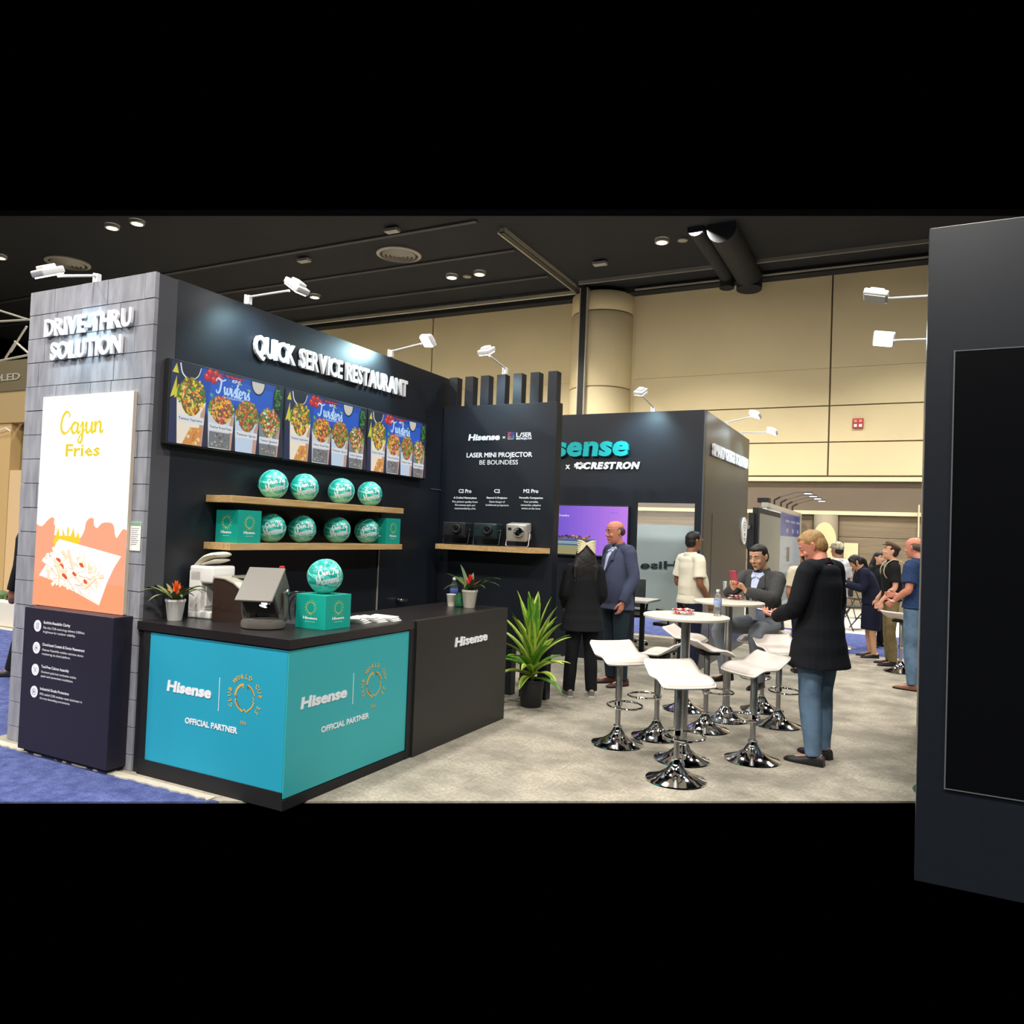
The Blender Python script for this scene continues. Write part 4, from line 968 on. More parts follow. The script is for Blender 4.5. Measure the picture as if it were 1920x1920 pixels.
# white dispenser
t = thing('ice_cream_machine', 'white countertop dispenser with lever top behind the orange plant', 'machine', (-4.325, 3.885, ZC), .08)
MB().bbox(-.09, .11, -.1, .12, 0, .05, .01).bbox(-.09, .02, -.1, .12, .04, .33, .012).build('body', M_white, t, True)
MB().bbox(-.09, .12, -.1, .12, .24, .36, .02).build('upper_housing', M_white, t, True)
MB().tube([(-.06, 0, .36), (.02, 0, .42), (.11, 0, .44)], [(.09, .02), (.09, .025), (.085, .02)], 12, ref=(0, 1, 0), sub=4).tube([(.0, 0, .37), (.10, 0, .40)], [(.085, .012), (.085, .012)], 12, ref=(0, 1, 0)).build('top_cover', mat('warm_white', 'dcd6c6', .5), t, True)
MB().bbox(.02, .1, -.06, .06, .05, .06, .004).build('drip_tray', M_steel, t)
MB().bbox(.018, .03, -.055, .055, .08, .22, .004).build('cup_recess', M_paper, t)
# black printer with swooping top
t = thing('label_printer', 'black boxy printer with a curved silver top on the counter', 'printer', (-4.03, 3.92, ZC), .05)
prof = [(-.16, 0), (.17, 0), (.17, .17), (.1, .2), (.02, .25), (-.06, .275), (-.16, .28)]
MB().prism(prof, (0, -.12, 0), (1, 0, 0), (0, 0, 1), (0, .24, 0)).build('body', mat('brown_black', '33231c', .5), t)
MB().prism([(.172, .17), (.1, .203), (.02, .254), (-.06, .279), (-.16, .284), (-.16, .292), (-.06, .288), (.02, .264), (.1, .214), (.172, .18)], (0, -.125, 0), (1, 0, 0), (0, 0, 1), (0, .25, 0)).build('trim_band', M_rail, t)
MB().bbox(-.1, .06, -.02, .1, .285, .3, .004).build('paper_lid', mat('lid_green_grey', '76786a', .25), t)
MB().bbox(.171, .176, -.06, .06, .04, .12, .002).build('outlet', M_blackm, t)
# big grey projector on U stand
t = thing('tilting_projector', 'large grey tilted projector on a rounded stand at the counter corner', 'projector', (-3.645, 3.72, ZC), .42)
gm = mat('warm_grey_plastic', '5f5b56', .45)
R4 = Matrix.Translation((0, 0, .235)) @ Euler((0, -.0, 0)).to_matrix().to_4x4() @ Euler((.72, 0, 0)).to_matrix().to_4x4()
o = MB().bbox(-.115, .115, -.12, .12, -.09, .09, .018).build('body', gm, t, True); o.matrix_local = R4
o = MB().bbox(-.118, .118, -.175, .122, .075, .094, .008).build('hood', mat('warm_grey_top', '736f69', .5), t, True); o.matrix_local = R4
o = MB().box(-.095, .095, -.124, -.119, -.075, .07).build('front_face', M_blackm, t); o.matrix_local = R4
o = MB().lathe([(0, .0), (.03, .0), (.036, .018), (.042, .0)], seg=24, close=False).build('lens', M_chrome, t, True); o.matrix_local = R4 @ Matrix.Translation((.045, -.124, .03)) @ Euler((PI / 2, 0, 0)).to_matrix().to_4x4()
o = MB().lathe([(0, .0), (.018, .0), (.018, .004)], seg=18).build('lens_spot', mat('lens_light', 'ffffff', .1, em=3), t); o.matrix_local = R4 @ Matrix.Translation((.045, -.132, .03)) @ Euler((PI / 2, 0, 0)).to_matrix().to_4x4()
mb = MB()
for z_, r_ in ((0, .115), ): mb.lathe([(.105, 0), (.122, .006), (.126, .03), (.12, .052), (.1, .055)], seg=36)
o = mb.build('base', gm, t, True); o.scale = (1.12, .95, 1)
MB().bbox(-.075, .07, -.09, -.02, .054, .058, .002).build('base_tray', M_grille, t)
for sx in (1, -1): MB().tube([(sx * .11, .02, .03), (sx * .135, .02, .08), (sx * .135, .0, .235)], [(.012, .03)] * 3, 10, ref=(1, 0, 0), cap=True, sub=3).build('yoke_arm', gm, t, True)
MB().lathe([(.018, 0), (.018, .008)], seg=16).build('pivot', M_steel, t).matrix_local = Matrix.Translation((.148, 0, .235)) @ Euler((0, PI / 2, 0)).to_matrix().to_4x4()
o = MB().tube([(0, 0, 0), (.02, 0, .045)], [.012, .014], 10, cap='round').build('bottle_cap', M_red, None, True); o.location = (-3.88, 3.97, 1.36)
bpy.data.objects.remove(o)
t = thing('slim_bottle', 'slim dark bottle with a red cap behind the grey projector', 'bottle', (-3.80, 4.03, ZC))
MB().lathe([(.022, 0), (.022, .27), (.012, .32)], seg=16).build('bottle', M_blackm, t, True); MB().lathe([(.013, .32), (.017, .325), (.019, .375), (.012, .38)], seg=16).build('cap', M_red, t, True)
# clear acrylic dome
t = thing('acrylic_holder', 'clear curved acrylic holder behind the teal box', 'holder', (-3.66, 4.08, ZC + .001))
mb = MB()
pts = [(.0, 0), (-.02, .08), (-.005, .15), (.05, .2), (.12, .22)]
for k in range(5):
    o_ = k * .012
    mb.prism([(x + o_ * .9, z - o_ * .4) for x, z in cat_spline(pts, 4)] + [(x + .004 + o_ * .9, z - .003 - o_ * .4) for x, z in cat_spline(pts, 4)][::-1], (-.1, -.09 + k * .045, 0), (1, 0, 0), (0, 0, 1), (0, .04, 0))
mb.build('curved_sheet', M_glass, t, True); MB().bbox(-.12, .1, -.1, .12, 0, .006, .002).build('foot', M_glass, t)
teal_box('teal box on the counter with a football on top', (-3.53, 3.885, ZC), .0, .25, .25, .22)
bb = at_z(608, 1110, ZC + .235)
ball('large teal football standing on the counter box', 608, 0, R=.115, loc=Vector((-3.405, 4.01, ZC + .22 + .114)))
# leaflets
for i, (x, y, a, n) in enumerate(((-3.40, 4.36, .15, 7), (-3.36, 4.50, -.08, 7), (-3.33, 4.62, .05, 6))):
    t = thing('leaflet_stack', ['stack of leaflets beside the teal box, printed grey', 'fanned stack of cream leaflets in the middle', 'fanned stack of cream leaflets nearest the counter panel'][i], 'leaflets', (x, y, ZC), a, group='leaflet stacks on the counter')
    for k in range(n):
        o = MB().box(-.09, .09, -.05, .05, 0, .0035).build('leaflet', M_paper if (i or k % 2) else mat('paper_grey', 'b7b7b5', .7), t)
        o.location = (-.008 * k, .006 * k * (1 if k % 2 else -1), .0008 + k * .0045); o.rotation_euler = (0, .05 * (k % 2), .05 * k)
# cup, can, bottle at the far end
t = thing('paper_cup', 'cream paper cup beside the green can', 'cup', (-3.56, 5.88, ZC))
MB().lathe([(.03, 0), (.042, .098), (.044, .1), (.044, .104), (.04, .103), (.028, .004)], seg=26, close=False).build('cup', M_potw, t, True); MB().torus((0, 0, .103), .042, .0022).build('rim', M_white, t)
t = thing('drink_can', 'green metallic soda can beside the red bromeliad', 'can', (-3.465, 5.86, ZC))
MB().lathe([(.024, 0), (.031, .008), (.032, .1), (.026, .118), (.026, .121)], seg=26).build('body', mat('can_green', '1f7a4c', .25, .6, col2='5fae80', nscale=18), t, True); MB().lathe([(.024, .1215), (.024, .1225)], seg=20).build('lid', M_steel, t)
def water_bottle(lab, loc, s=1.0, label_col='3d5fb0'):
    t = thing('water_bottle', lab, 'bottle', loc, group='clear water bottles')
    MB().lathe([(.028 * s, 0), (.032 * s, .006), (.0325 * s, .06 * s), (.03 * s, .075 * s), (.0325 * s, .09 * s), (.0325 * s, .135 * s), (.026 * s, .165 * s), (.013 * s, .185 * s), (.013 * s, .2 * s)], seg=26).build('bottle', M_glass, t, True)
    MB().lathe([(.0315 * s, .085 * s), (.0332 * s, .088 * s), (.0332 * s, .128 * s), (.0315 * s, .131 * s)], seg=26, close=False).build('label_band', mat('band_' + label_col, label_col, .5), t, True)
    MB().lathe([(.0145 * s, .198 * s), (.0145 * s, .214 * s), (.012 * s, .216 * s)], seg=20).build('cap', M_white, t, True)
    return t
water_bottle('water bottle behind the paper cup on the counter', (-3.62, 6.02, ZC), 1.12, '4a64a8')
# floor plant
def palm(loc):
    rf = random.Random(9)
    t = thing('potted_dracaena', 'big leafy green plant in a black pot at the end of the counter', 'plant', loc)
    MB().lathe([(.095, 0), (.1, .01), (.118, .235), (.125, .24), (.125, .26), (.113, .26), (.108, .22)], seg=32, close=False).lathe([(0, .005), (.098, .005)], seg=24, close=False).build('pot', M_potb, t, True)
    MB().lathe([(0, .228), (.112, .222)], seg=24, close=False).build('soil', M_soil, t)
    MB().tube([(0, 0, .2), (.01, 0, .35), (0, 0, .5)], [.02, .018, .012], 10, sub=3).build('stem', mat('plant_stem', '7a8a40', .6), t, True)
    for k in range(42):
        lay = k / 42; a = k * 2.399 + rf.uniform(-.2, .2); el = .05 + 1.28 * lay ** .8 + rf.uniform(-.08, .08) + .75 * max(0, math.sin(a)) * (1 - lay); L = (.42 + .22 * lay) * rf.uniform(.85, 1.1); z0 = .25 + .25 * lay
        wd = rf.uniform(.034, .050); curl = (1 - lay) * .9 + .15; pts = []; dirn = el + .25
        p = Vector((0, 0, z0)); st = L / 9
        for j in range(10):
            p.y = min(p.y, .275); pts.append(p.copy()); p = p + Vector((math.cos(a) * math.cos(dirn), math.sin(a) * math.cos(dirn), math.sin(dirn))) * st; dirn -= curl * .14
        sd = Vector((-math.sin(a), math.cos(a), 0)); vs = []
        for j, pn in enumerate(pts):
            q = j / 9; wq = wd * max(math.sin(PI * (q * .86 + .12)) ** .75, .03) if q < 1 else .001
            vs += [pn - sd * wq + Vector((0, 0, .012 * (wq / wd))), pn - sd * wq * .4 , pn - Vector((0, 0, .006)), pn + sd * wq * .4, pn + sd * wq + Vector((0, 0, .012 * (wq / wd)))]
        me_ = MB(); 
        for j in range(9):
            for c_ in range(4):
                me_.mi = 1 if c_ in (0, 3) else 0
                me_.add([], []); me_.f.append((5 * j + c_, 5 * j + c_ + 1, 5 * j + c_ + 6, 5 * j + c_ + 5)); me_.m.append(me_.mi)
        me_.v = [tuple(v) for v in vs]
        me_.build('leaf', [M_leaf, mat('leaf_edge', 'b9c85a', .45)] if k % 3 else [mat('leaf_mid', '3f7a2a', .45), M_leaf], t, 'all')
palm((-3.15, 6.74, 0))
# ================================================================== SECOND BOOTH
YF, XC = 9.763, -2.282
b2 = thing('second_booth', 'dark walled booth with teal lettering, a wall screen and a doorway', 'booth', (-3.6, 11, 0))
mb = MB()
PW(MB().box(-6.4, -3.155, YF, YF + .10, 0, 3.29).box(-3.155, -2.379, YF, YF + .10, 2.103, 3.29).box(-2.379, XC, YF, YF + .10, 0, 3.29).build('front_wall', M_black), b2)
PW(MB().box(XC - .10, XC, YF + .1, 12.86, 0, 3.29).build('side_wall', mat('dark_side_laminate', '3b3a39', .34)), b2)
PW(MB().box(-6.4, -6.3, YF + .1, 12.86, 0, 3.29).build('left_wall', M_black), b2)
PW(MB().box(XC - .012, XC + .002, YF - .002, YF + .01, 0, 3.29).build('corner_strip', mat('corner_grey', '4a5358', .4)), b2)
a_ = at_x(1334, 1010, XC); PW(MB().box(XC, XC + .003, a_.y - .004, a_.y + .004, 0, 2.0).build('seam', M_blackm), b2)
place_text('Hisense', (-4.78, YF, 2.725), (-3.262, YF, 2.725), .27, (0, -1, 0), mat('teal_letter', '13a3a8', .35), b2, ext=.045, bold=.04, letters=True, off=.012, shear=.08, spacing=.5)
place_text('x', (-4.165, YF, 2.545), (-4.10, YF, 2.545), .085, (0, -1, 0), M_whitem, b2, ext=.01, bold=.02, off=.006)
place_text('CRESTRON', (-3.90, YF, 2.545), (-3.11, YF, 2.545), .088, (0, -1, 0), M_whitem, b2, ext=.02, bold=.05, letters=True, off=.006, shear=.2, spacing=.3)
mb = MB(); c0 = at_y(1087, 873, YF - .01)
for k in range(9):
    a0 = k * 2 * PI / 9; st = [[(.035 * (.6 + q * 1.3) * math.cos(a0 + q * 1.5) * 1.25, .035 * (.6 + q * 1.3) * math.sin(a0 + q * 1.5) * .72) for q in [j / 7 for j in range(8)]]]
    m_ = ribbons(st, .012, lambda x, y: Vector((c0.x + x, YF - .012, c0.z + y))); mb.add(m_.v, m_.f)
PW(mb.build('swirl_logo', M_whitem), b2)
place_text('SMART OFFICE SOLUTION', (XC, 10.14, 2.76), (XC, 12.6, 2.80), .15, (1, 0, 0), M_whitem, b2, ext=.03, bold=.05, letters=True, off=.01, spacing=.3)
# wall screen
t = thing('wall_screen', 'purple lit wall screen behind the man in the navy blazer', 'screen', (-3.74, YF - .05, 1.37))
PW(MB().bbox(-4.27, -3.225, YF - .05, YF - .002, 1.365, 2.055, .006).build('housing', M_blackm), t)
ar = Art((-4.255, YF - .0506, 1.385), (1, 0, 0), (0, 0, 1), (0, -1, 0)); Wd, Hd = 1.015, .655
n_ = 16
for k in range(n_):
    q = k / n_; c = tuple(int(a + (b - a) * q) for a, b in zip((118, 84, 214), (205, 130, 246))); ar.rect(Wd * k / n_, Wd * (k + 1) / n_ + .001, 0, Hd, '%02x%02x%02x' % c)
ar.rect(0, .56, .0, .19, '9a9468'); ar.rect(0, .58, .12, .21, '3f6480'); ar.rect(.03, .5, .165, .172, 'd8e4ea'); ar.rect(.03, .56, .145, .152, 'd8e4ea')
for k in range(26): ar.fan(.04 + k * .018, .225 + random.uniform(-.01, .025), .022, .016, random.choice(['5c3a4c', '8a5a50', 'c8a070', '3a2a5c', '7a4a38']), 6, .4, up=(k % 4 == 0))
ar.text('Creative', .02, .19, Hd - .145, .03, 'f0e8ff', bold=.02); ar.text('Hisense', .76, .88, Hd - .09, .02, '5a7ad8', bold=.02)
ar.build('picture', .9, t)
place_text('Hisense', (-3.80, YF - .051, 1.371), (-3.74, YF - .051, 1.371), .006, (0, -1, 0), M_rail, t, ext=0)
# oval badge on side wall
t = thing('round_badge', 'white round badge sign on the side wall of the second booth', 'sign', (XC, 12.55, 1.83))
PW(MB().prism([(math.cos(q) * .2, math.sin(q) * .215) for q in [2 * PI * k / 32 for k in range(32)]], (XC + .001, 12.56, 1.81), (0, 1, 0), (0, 0, 1), (.02, 0, 0)).build('disc', M_white), t)
ar = Art((XC + .0215, 12.56, 1.81), (0, 1, 0), (0, 0, 1), (1, 0, 0))
for z_, w_ in ((.13, .09), (.09, .12), (.05, .12), (.01, .06), (-.12, .1), (-.15, .06)): ar.rect(-w_, w_, z_ - .008, z_ + .008, '8b8f96')
ar.fan(0, -.06, .04, .03, '5c6066', 8, .2); ar.build('print', 0, t)
# room inside: frosted glass screen wall, meeting table, chairs
t = thing('frosted_partition', 'frosted glass partition with reversed dark lettering inside the second booth', 'partition', (-3.8, 12.8, 0))
PW(MB().box(-4.6, XC - .16, 12.8, 12.82, .42, 1.87).build('glass_pane', mat('frosted_pane', 'cfe2e6', .6, spec=.3)), t)
PW(MB().box(-4.6, XC - .16, 12.8, 12.812, 1.87, 2.25).build('clear_pane', mat('clear_pane', 'e8eef0', .05, alpha=.12)), t)
PW(MB().box(-4.6, XC - .16, 12.78, 12.84, .36, .42).build('bottom_rail', M_blackm), t)
a_ = at_y(1201, 1066, 12.79); b_ = at_y(1266, 1066, 12.79)
me_o = place_text('Hise', b_ + Vector((.03, 0, 0)), a_, .13, (0, 1, 0), mat('dark_vinyl', '33484c', .5), t, ext=0, bold=.03, off=-.008, up=(0, 0, 1))
PW(MB().box(XC - .34, XC - .16, 12.6, 12.78, 1.87, 2.5).build('white_post_panel', mat('pale_panel', 'd8e4e8', .6)), t)
a_ = at_y(1215, 1120, 10.9)
t = thing('meeting_table', 'white rectangular table seen through the doorway of the second booth', 'table', (-3.45, 10.75, 0))
MB().bbox(-.75, .3, -.32, .32, .735, .765, .004).build('tabletop', M_white, t)
for i in (-.6, .13):
    MB().box(i - .03, i + .03, -.03, .03, 0, .735).build('leg', M_blackm, t); MB().bbox(i - .04, i + .04, -.28, .28, 0, .03, .005).build('foot', M_blackm, t)
def office_chair(lab, loc, rz):
    t = thing('office_chair', lab, 'chair', loc, rz, group='office chairs inside the second booth')
    MB().bbox(-.24, .24, -.22, .24, .44, .49, .02).build('seat', M_blackm, t, True)
    MB().bbox(-.22, .22, .22, .25, .56, 1.0, .012).build('backrest', mat('mesh_grey', '596266', .7), t, True)
    MB().tube([(0, .2, .46), (0, .27, .6), (0, .25, .9)], .02, 8, cap=True, sub=2).build('back_support', M_blackm, t, True)
    for s_ in (-1, 1): MB().tube([(s_ * .25, .05, .46), (s_ * .27, .05, .66), (s_ * .27, -.14, .67)], .016, 8, cap=True).build('armrest', M_blackm, t, True)
    MB().tube([(0, 0, .08), (0, 0, .44)], .022, 10, cap=True).build('column', M_chrome, t, True)
    for k in range(5):
        a = 2 * PI * k / 5; o = MB().tube([(0, 0, .1), (.28 * math.cos(a), .28 * math.sin(a), .07)], [.02, .012], 8, cap=True).build('spoke', M_steel, t, True)
        w_ = MB().lathe([(.025, -.018), (.025, .018)], seg=14).build('caster', M_blackm, o); w_.matrix_local = Matrix.Translation((.28 * math.cos(a), .28 * math.sin(a), .03)) @ Euler((PI / 2, 0, a)).to_matrix().to_4x4()
    return t
office_chair('black office chair right of the white meeting table', (-2.80, 10.62, 0), -1.9)
office_chair('grey mesh office chair behind the white meeting table', (-3.75, 11.45, 0), .2)
# outlet
o = MB().bbox(-.0, .03, -.05, .05, -.06, .06, .004).build('wall_outlet', M_white); o.location = (XC, at_x(1357, 1098, XC).y, at_x(1357, 1098, XC).z); tag(o, 'small white outlet box low on the booth side wall', 'outlet')
# ================================================================== BAR STOOLS AND TABLES
def stool_proto():
    t = thing('bar_stool', 'proto', 'stool')
    N, Mx = 22, 12; vs = []; fs = []
    def zprof(y):
        q = y / .165
        if q > .25: return .085 * ((q - .25) / .75) ** 1.3
        if q < -.35: return -.042 * ((-q - .35) / .65) ** 1.8
        return 0
    def sec(side):
        r = []
        for i in range(N + 1):
            y = -.165 + .33 * i / N; e = min(1, (1 - abs(y) / .167) / .16); hw = .195 * (1 - .10 * (1 - math.sqrt(max(0, 1 - (1 - max(e, 0)) ** 2))))
            hw *= (1 - .05 * max(0, y / .19))
            for j in range(Mx + 1):
                x = hw * (-1 + 2 * j / Mx); dish = .008 * (abs(x) / .195) ** 3
                r.append((x, y + (.02 if y > .1 else 0) * (y - .1) / .09, zprof(y) + dish + side))
        return r
    top = sec(.012); bot = sec(-.012); n = len(top)
    for i in range(N):
        for j in range(Mx):
            a = i * (Mx + 1) + j; b = a + Mx + 1; fs += [(a, a + 1, b + 1, b), (n + a, n + b, n + b + 1, n + a + 1)]
    bd = [j for j in range(Mx + 1)] + [i * (Mx + 1) + Mx for i in range(1, N + 1)] + [N * (Mx + 1) + j for j in range(Mx - 1, -1, -1)] + [i * (Mx + 1) for i in range(N - 1, 0, -1)]
    for k in range(len(bd)): a, b = bd[k], bd[(k + 1) % len(bd)]; fs.append((a, n + a, n + b, b))
    se = MB().add(top + bot, fs).build('seat', M_seat, t, 'all'); se.location = (0, 0, .70)
    pip = [Vector(top[k]) + Vector((0, 0, -.012)) for k in bd]; pip.append(pip[0])
    p = MB().tube(pip, .007, 6, cap=None).build('piping', mat('seat_piping', 'f6f2ec', .4), se, True)
    MB().box(-.08, .08, -.08, .08, -.045, -.014).build('mount_plate', M_blackm, t).location = (0, 0, .70)
    MB().lathe([(.027, .36), (.027, .665), (.02, .68)], seg=20).build('upper_column', M_steel, t, True)
    MB().lathe([(.021, .12), (.021, .37)], seg=20).build('lower_column', M_steel, t, True)
    MB().lathe([(.20, 0), (.207, .004), (.205, .012), (.165, .024), (.11, .045), (.065, .078), (.042, .112), (.036, .13), (.036, .15), (.024, .152)], seg=44).build('base', M_chrome, t, True)
    fr = MB().torus((0, .0, .0), .135, .0085, Euler((.03, 0, 0)).to_matrix(), 36, 8).build('footrest', M_chrome, t, True); fr.location = (0, -.11, .33)
    MB().lathe([(.032, .31), (.032, .345)], seg=18).build('footrest_clamp', M_chrome, t, True)
    MB().tube([(.03, 0, .665), (.12, .03, .655), (.14, .035, .64)], .005, 6, cap=True).build('lever', M_steel, t, True)
    return t
SP = None
def put_stool(px, py, back, lab, h=0):
    global SP
    p = at_z(px, py); rz = math.atan2(-back.x, back.y)
    if SP is None: SP = stool_proto(); o = SP
    else: o = copy_tree(SP)
    o.location = p; o.rotation_euler = (0, 0, rz); o['label'] = lab; o['group'] = 'white wave seat bar stools'
    return o
R_, F_ = RIGHT, FWD
put_stool(1157, 1395, (F_ - R_ * .35).normalized(), 'white bar stool at the far left of the group, nearest the green plant')
put_stool(1230, 1382, (R_ * .9 - F_ * .45).normalized(), 'white bar stool behind and between the two leftmost front stools')
put_stool(1267, 1463, (F_ - R_ * .25).normalized(), 'frontmost white bar stool, before the pole of the near bar table')
put_stool(1410, 1425, (R_ + F_ * .45).normalized(), 'white bar stool right of the near table with its raised back to the right')
put_stool(1282, 1330, (-R_ + F_ * .55).normalized(), 'white bar stool left behind the near table, next to the doorway')
put_stool(1322, 1368, (-R_ - F_ * .2).normalized(), 'white bar stool just right of the near table pole, seen side-on')
put_stool(1458, 1360, (F_ - R_ * .15).normalized(), 'white bar stool half hidden behind the man in the long black coat')
put_stool(1428, 1332, (R_ + F_ * .7).normalized(), 'white bar stool carrying the seated man in the grey jacket')
put_stool(1688, 1260, (-R_ * .9 - F_ * .3).normalized(), 'white bar stool in the distance between the flat-cap man and the navy shirt man')
def bar_table(lab, x, y, h):
    t = thing('bar_table', lab, 'table', (x, y, 0), group='round white bar tables')
    MB().lathe([(.30, h - .026), (.316, h - .02), (.318, h - .006), (.312, h)], seg=56).build('tabletop', M_tabletop, t, True)
    MB().lathe([(.09, h - .034), (.09, h - .026)], seg=24).build('mount_plate', M_steel, t)
    MB().lathe([(.034, .10), (.034, h - .03)], seg=24).build('column', M_steel, t, True)
    MB().lathe([(.20, 0), (.207, .004), (.205, .012), (.165, .024), (.11, .045), (.065, .085), (.048, .12), (.04, .125)], seg=44).build('base', M_chrome, t, True)
T1 = (-1.452, 5.80, 1.08); T2 = (-1.44, 7.33, 1.09)
bar_table('near round bar table with candy and a water bottle', *T1)
bar_table('far round bar table where the seated man leans', *T2)
def candy_plate(lab, p, n, where, seed):
    rf = random.Random(seed)
    t = thing('candy_dish', lab, 'dish', p); MB().lathe([(.04, 0), (.085, .006), (.09, .012), (.086, .012), (.045, .005)], seg=30).build('dish', M_glass, t, True)
    M_red_, M_wr = M_red, mat('candy_wrap', 'f0dcd8', .4)
    for k in range(n):
        a = rf.uniform(0, 6.28); q = .065 * rf.random() ** .5
        c = thing('wrapped_candy', 'red and white wrapped candy ' + where, 'candy', (p[0] + q * math.cos(a), p[1] + q * math.sin(a), p[2] + .016 + .022 * (k > n * .5) ), rf.uniform(0, 6), group='wrapped candies ' + where)
        MB().ell((0, 0, 0), (.013, .010, .008), nu=8, nv=5).build('sweet', M_red_ if k % 5 < 3 else M_wr, c, True)
        for s_ in (-1, 1): MB().add([(s_ * .011, 0, 0), (s_ * .026, -.009, .003), (s_ * .024, 0, -.002), (s_ * .026, .009, .003), (s_ * .018, 0, .005)], [(0, 1, 4), (0, 4, 3), (0, 2, 1), (0, 3, 2), (1, 2, 3, 4)]).build('twist', M_wr if k % 3 else M_red_, c)
p = at_z(1281, 1152, T1[2]); candy_plate('clear dish heaped with candy on the near bar table', (p.x, p.y, T1[2]), 20, 'on the near bar table', 3)
p = at_z(1376, 1124, T2[2]); candy_plate('clear dish of candy on the far bar table by the seated man', (p.x, p.y, T2[2]), 14, 'on the far bar table', 5)
p = at_z(1345, 1155, T1[2]); water_bottle('water bottle standing on the near bar table', (p.x, p.y, T1[2]), .92, '93a4d6')
# ================================================================== RIGHT DARK WALL
t = thing('display_wall', 'near dark wall at the right edge holding a tall black display', 'wall', (1.2, 4.45, 0))
xl = at_y(1740, 560, 4.4).x
PW(MB().bbox(xl, 2.6, 4.40, 4.52, 0, 3.27, .004).build('body', mat('near_black_laminate', '1a1e25', .32, noise=.1)), t)
q0 = at_y(1791, 660, 4.4); q1 = at_y(1773, 1477, 4.4)
PW(MB().box(q0.x, 2.4, 4.392, 4.402, q1.z, q0.z).build('display_glass', mat('display_black', '0a0b0e', .18)), t)
for b_ in ((q0.x - .006, q0.x, q1.z - .006, q0.z + .006), (q0.x, 2.4, q0.z, q0.z + .005), (q0.x, 2.4, q1.z - .005, q1.z)):
    PW(MB().box(b_[0], b_[1], 4.389, 4.401, b_[2], b_[3]).build('frame_edge', mat('thin_frame', '55595b', .4)), t)
t = thing('side_return_wall', 'dark return wall with a pale edge behind the near dark wall', 'wall', (.2, 6.3, 0))
PW(MB().box(.135, .21, 4.53, 8.2, 0, 3.29).build('body', M_black), t); PW(MB().box(.128, .135, 8.14, 8.2, 0, 3.29).build('edge_trim', M_rail), t)
arm_lamp('white arm lamp at the upper right, its head seen from the side', (.16, 6.05, 3.37), (-.23, 6.05, 3.42), (-.25, -.2, -1), lit=False, power=12)
arm_lamp('bright arm lamp at the right facing the camera below the other one', (.16, 7.1, 3.32), (-.20, 7.1, 3.37), (-.15, -.75, -.55), power=22)
o = MB().lathe([(0, 0), (.24, 0), (.25, .01), (.24, .022), (0, .022)], seg=36, close=False).build('round_mat', mat('green_mat', '1f4a34', .7), smooth=True); o.location = (.33, 6.02, 0)
tag(o, 'dark green round mat on the carpet at the foot of the dark wall', 'mat')
# ================================================================== LEFT BACKGROUND
def pb(px0, py0, px1, py1, Y, d=.1): a = at_y(px0, py1, Y); b = at_y(px1, py0, Y); return a.x, b.x, Y, Y + d, a.z, b.z
YL = 9.0
t = thing('far_left_booth', 'beige booth with a dark header seen left of the stone tower', 'booth', (-15.6, 9.3, 0))
xw0, xw1 = at_y(-80, 900, YL).x, at_y(75, 900, YL).x
PW(MB().box(xw0, xw1, YL, YL + .2, at_y(20, 733, YL).z, at_y(20, 676, YL).z).build('header', mat('olive_header', '5c5238', .7)), t)
PW(MB().box(xw0, xw1, YL + .02, YL + .2, at_y(20, 792, YL).z, at_y(20, 733, YL).z).build('fascia', mat('tan_fascia', '9a845a', .7)), t)
PW(MB().box(xw0, at_y(11, 900, YL).x, YL + .05, YL + .3, 0, at_y(5, 792, YL).z).build('left_panel', mat('tan_panel', 'b89a68', .7)), t)
PW(MB().box(at_y(11, 900, YL).x, xw1, YL + .25, YL + .35, 0, at_y(20, 792, YL).z).build('back_panel', mat('olive_panel', '76663a', .7)), t)
PW(MB().box(at_y(6, 1000, YL).x, xw1, YL + .06, YL + .24, 0, at_y(20, 881, YL).z).build('beige_screen', mat('beige_board', 'caac82', .7)), t)
a_ = at_y(-14, 716, YL); b_ = at_y(38, 716, YL)
place_text('QLED', (a_.x, YL, a_.z), (b_.x, YL, a_.z), (at_y(20, 700, YL).z - a_.z), (0, -1, 0), M_rail, t, ext=.01, bold=.012, letters=True, off=.004)
t = thing('roof_truss', 'thin metal truss rods crossing under the ceiling at the far left', 'truss', (-15.6, 9.4, 4.6))
for a, b in (((-8, 580), (62, 602)), ((-8, 603), (62, 599)), ((20, 660), (50, 612)), ((-8, 678), (62, 664)), ((28, 640), (60, 668)), ((30, 640), (10, 672))):
    PW(MB().tube([at_y(*a, 9.4), at_y(*b, 9.4)], .022, 6, cap=True).build('rod', M_rail, None, True), t)
p = at_z(-2, 1185); t = thing('planter_box', 'white planter box at the far left edge', 'planter', (-11.6, 6.75, 0), 0)
hh = at_y(12, 1129, 6.75).z; xx = at_y(27, 1150, 6.75).x
PW(MB().bbox(xx - 1.6, xx, 6.75, 7.2, 0, hh, .02).build('box', M_potw), t)
for k in range(7): o = MB().ell((xx - .1 - k * .2, 6.97, hh + .05), (.09, .08, .08), nu=8, nv=6).build('succulent', M_leafd, None, True); PW(o, t)
o = MB().tube([(0, 0, 0), (.3, 0, .05), (.46, 0, -.02)], [.012, .012, .012], 8, cap=True).build('swan_lamp', M_lampw, None, True); o.location = at_y(-6, 808, YL - .02); tag(o, 'cream arm lamp on the far left booth under its header', 'lamp')
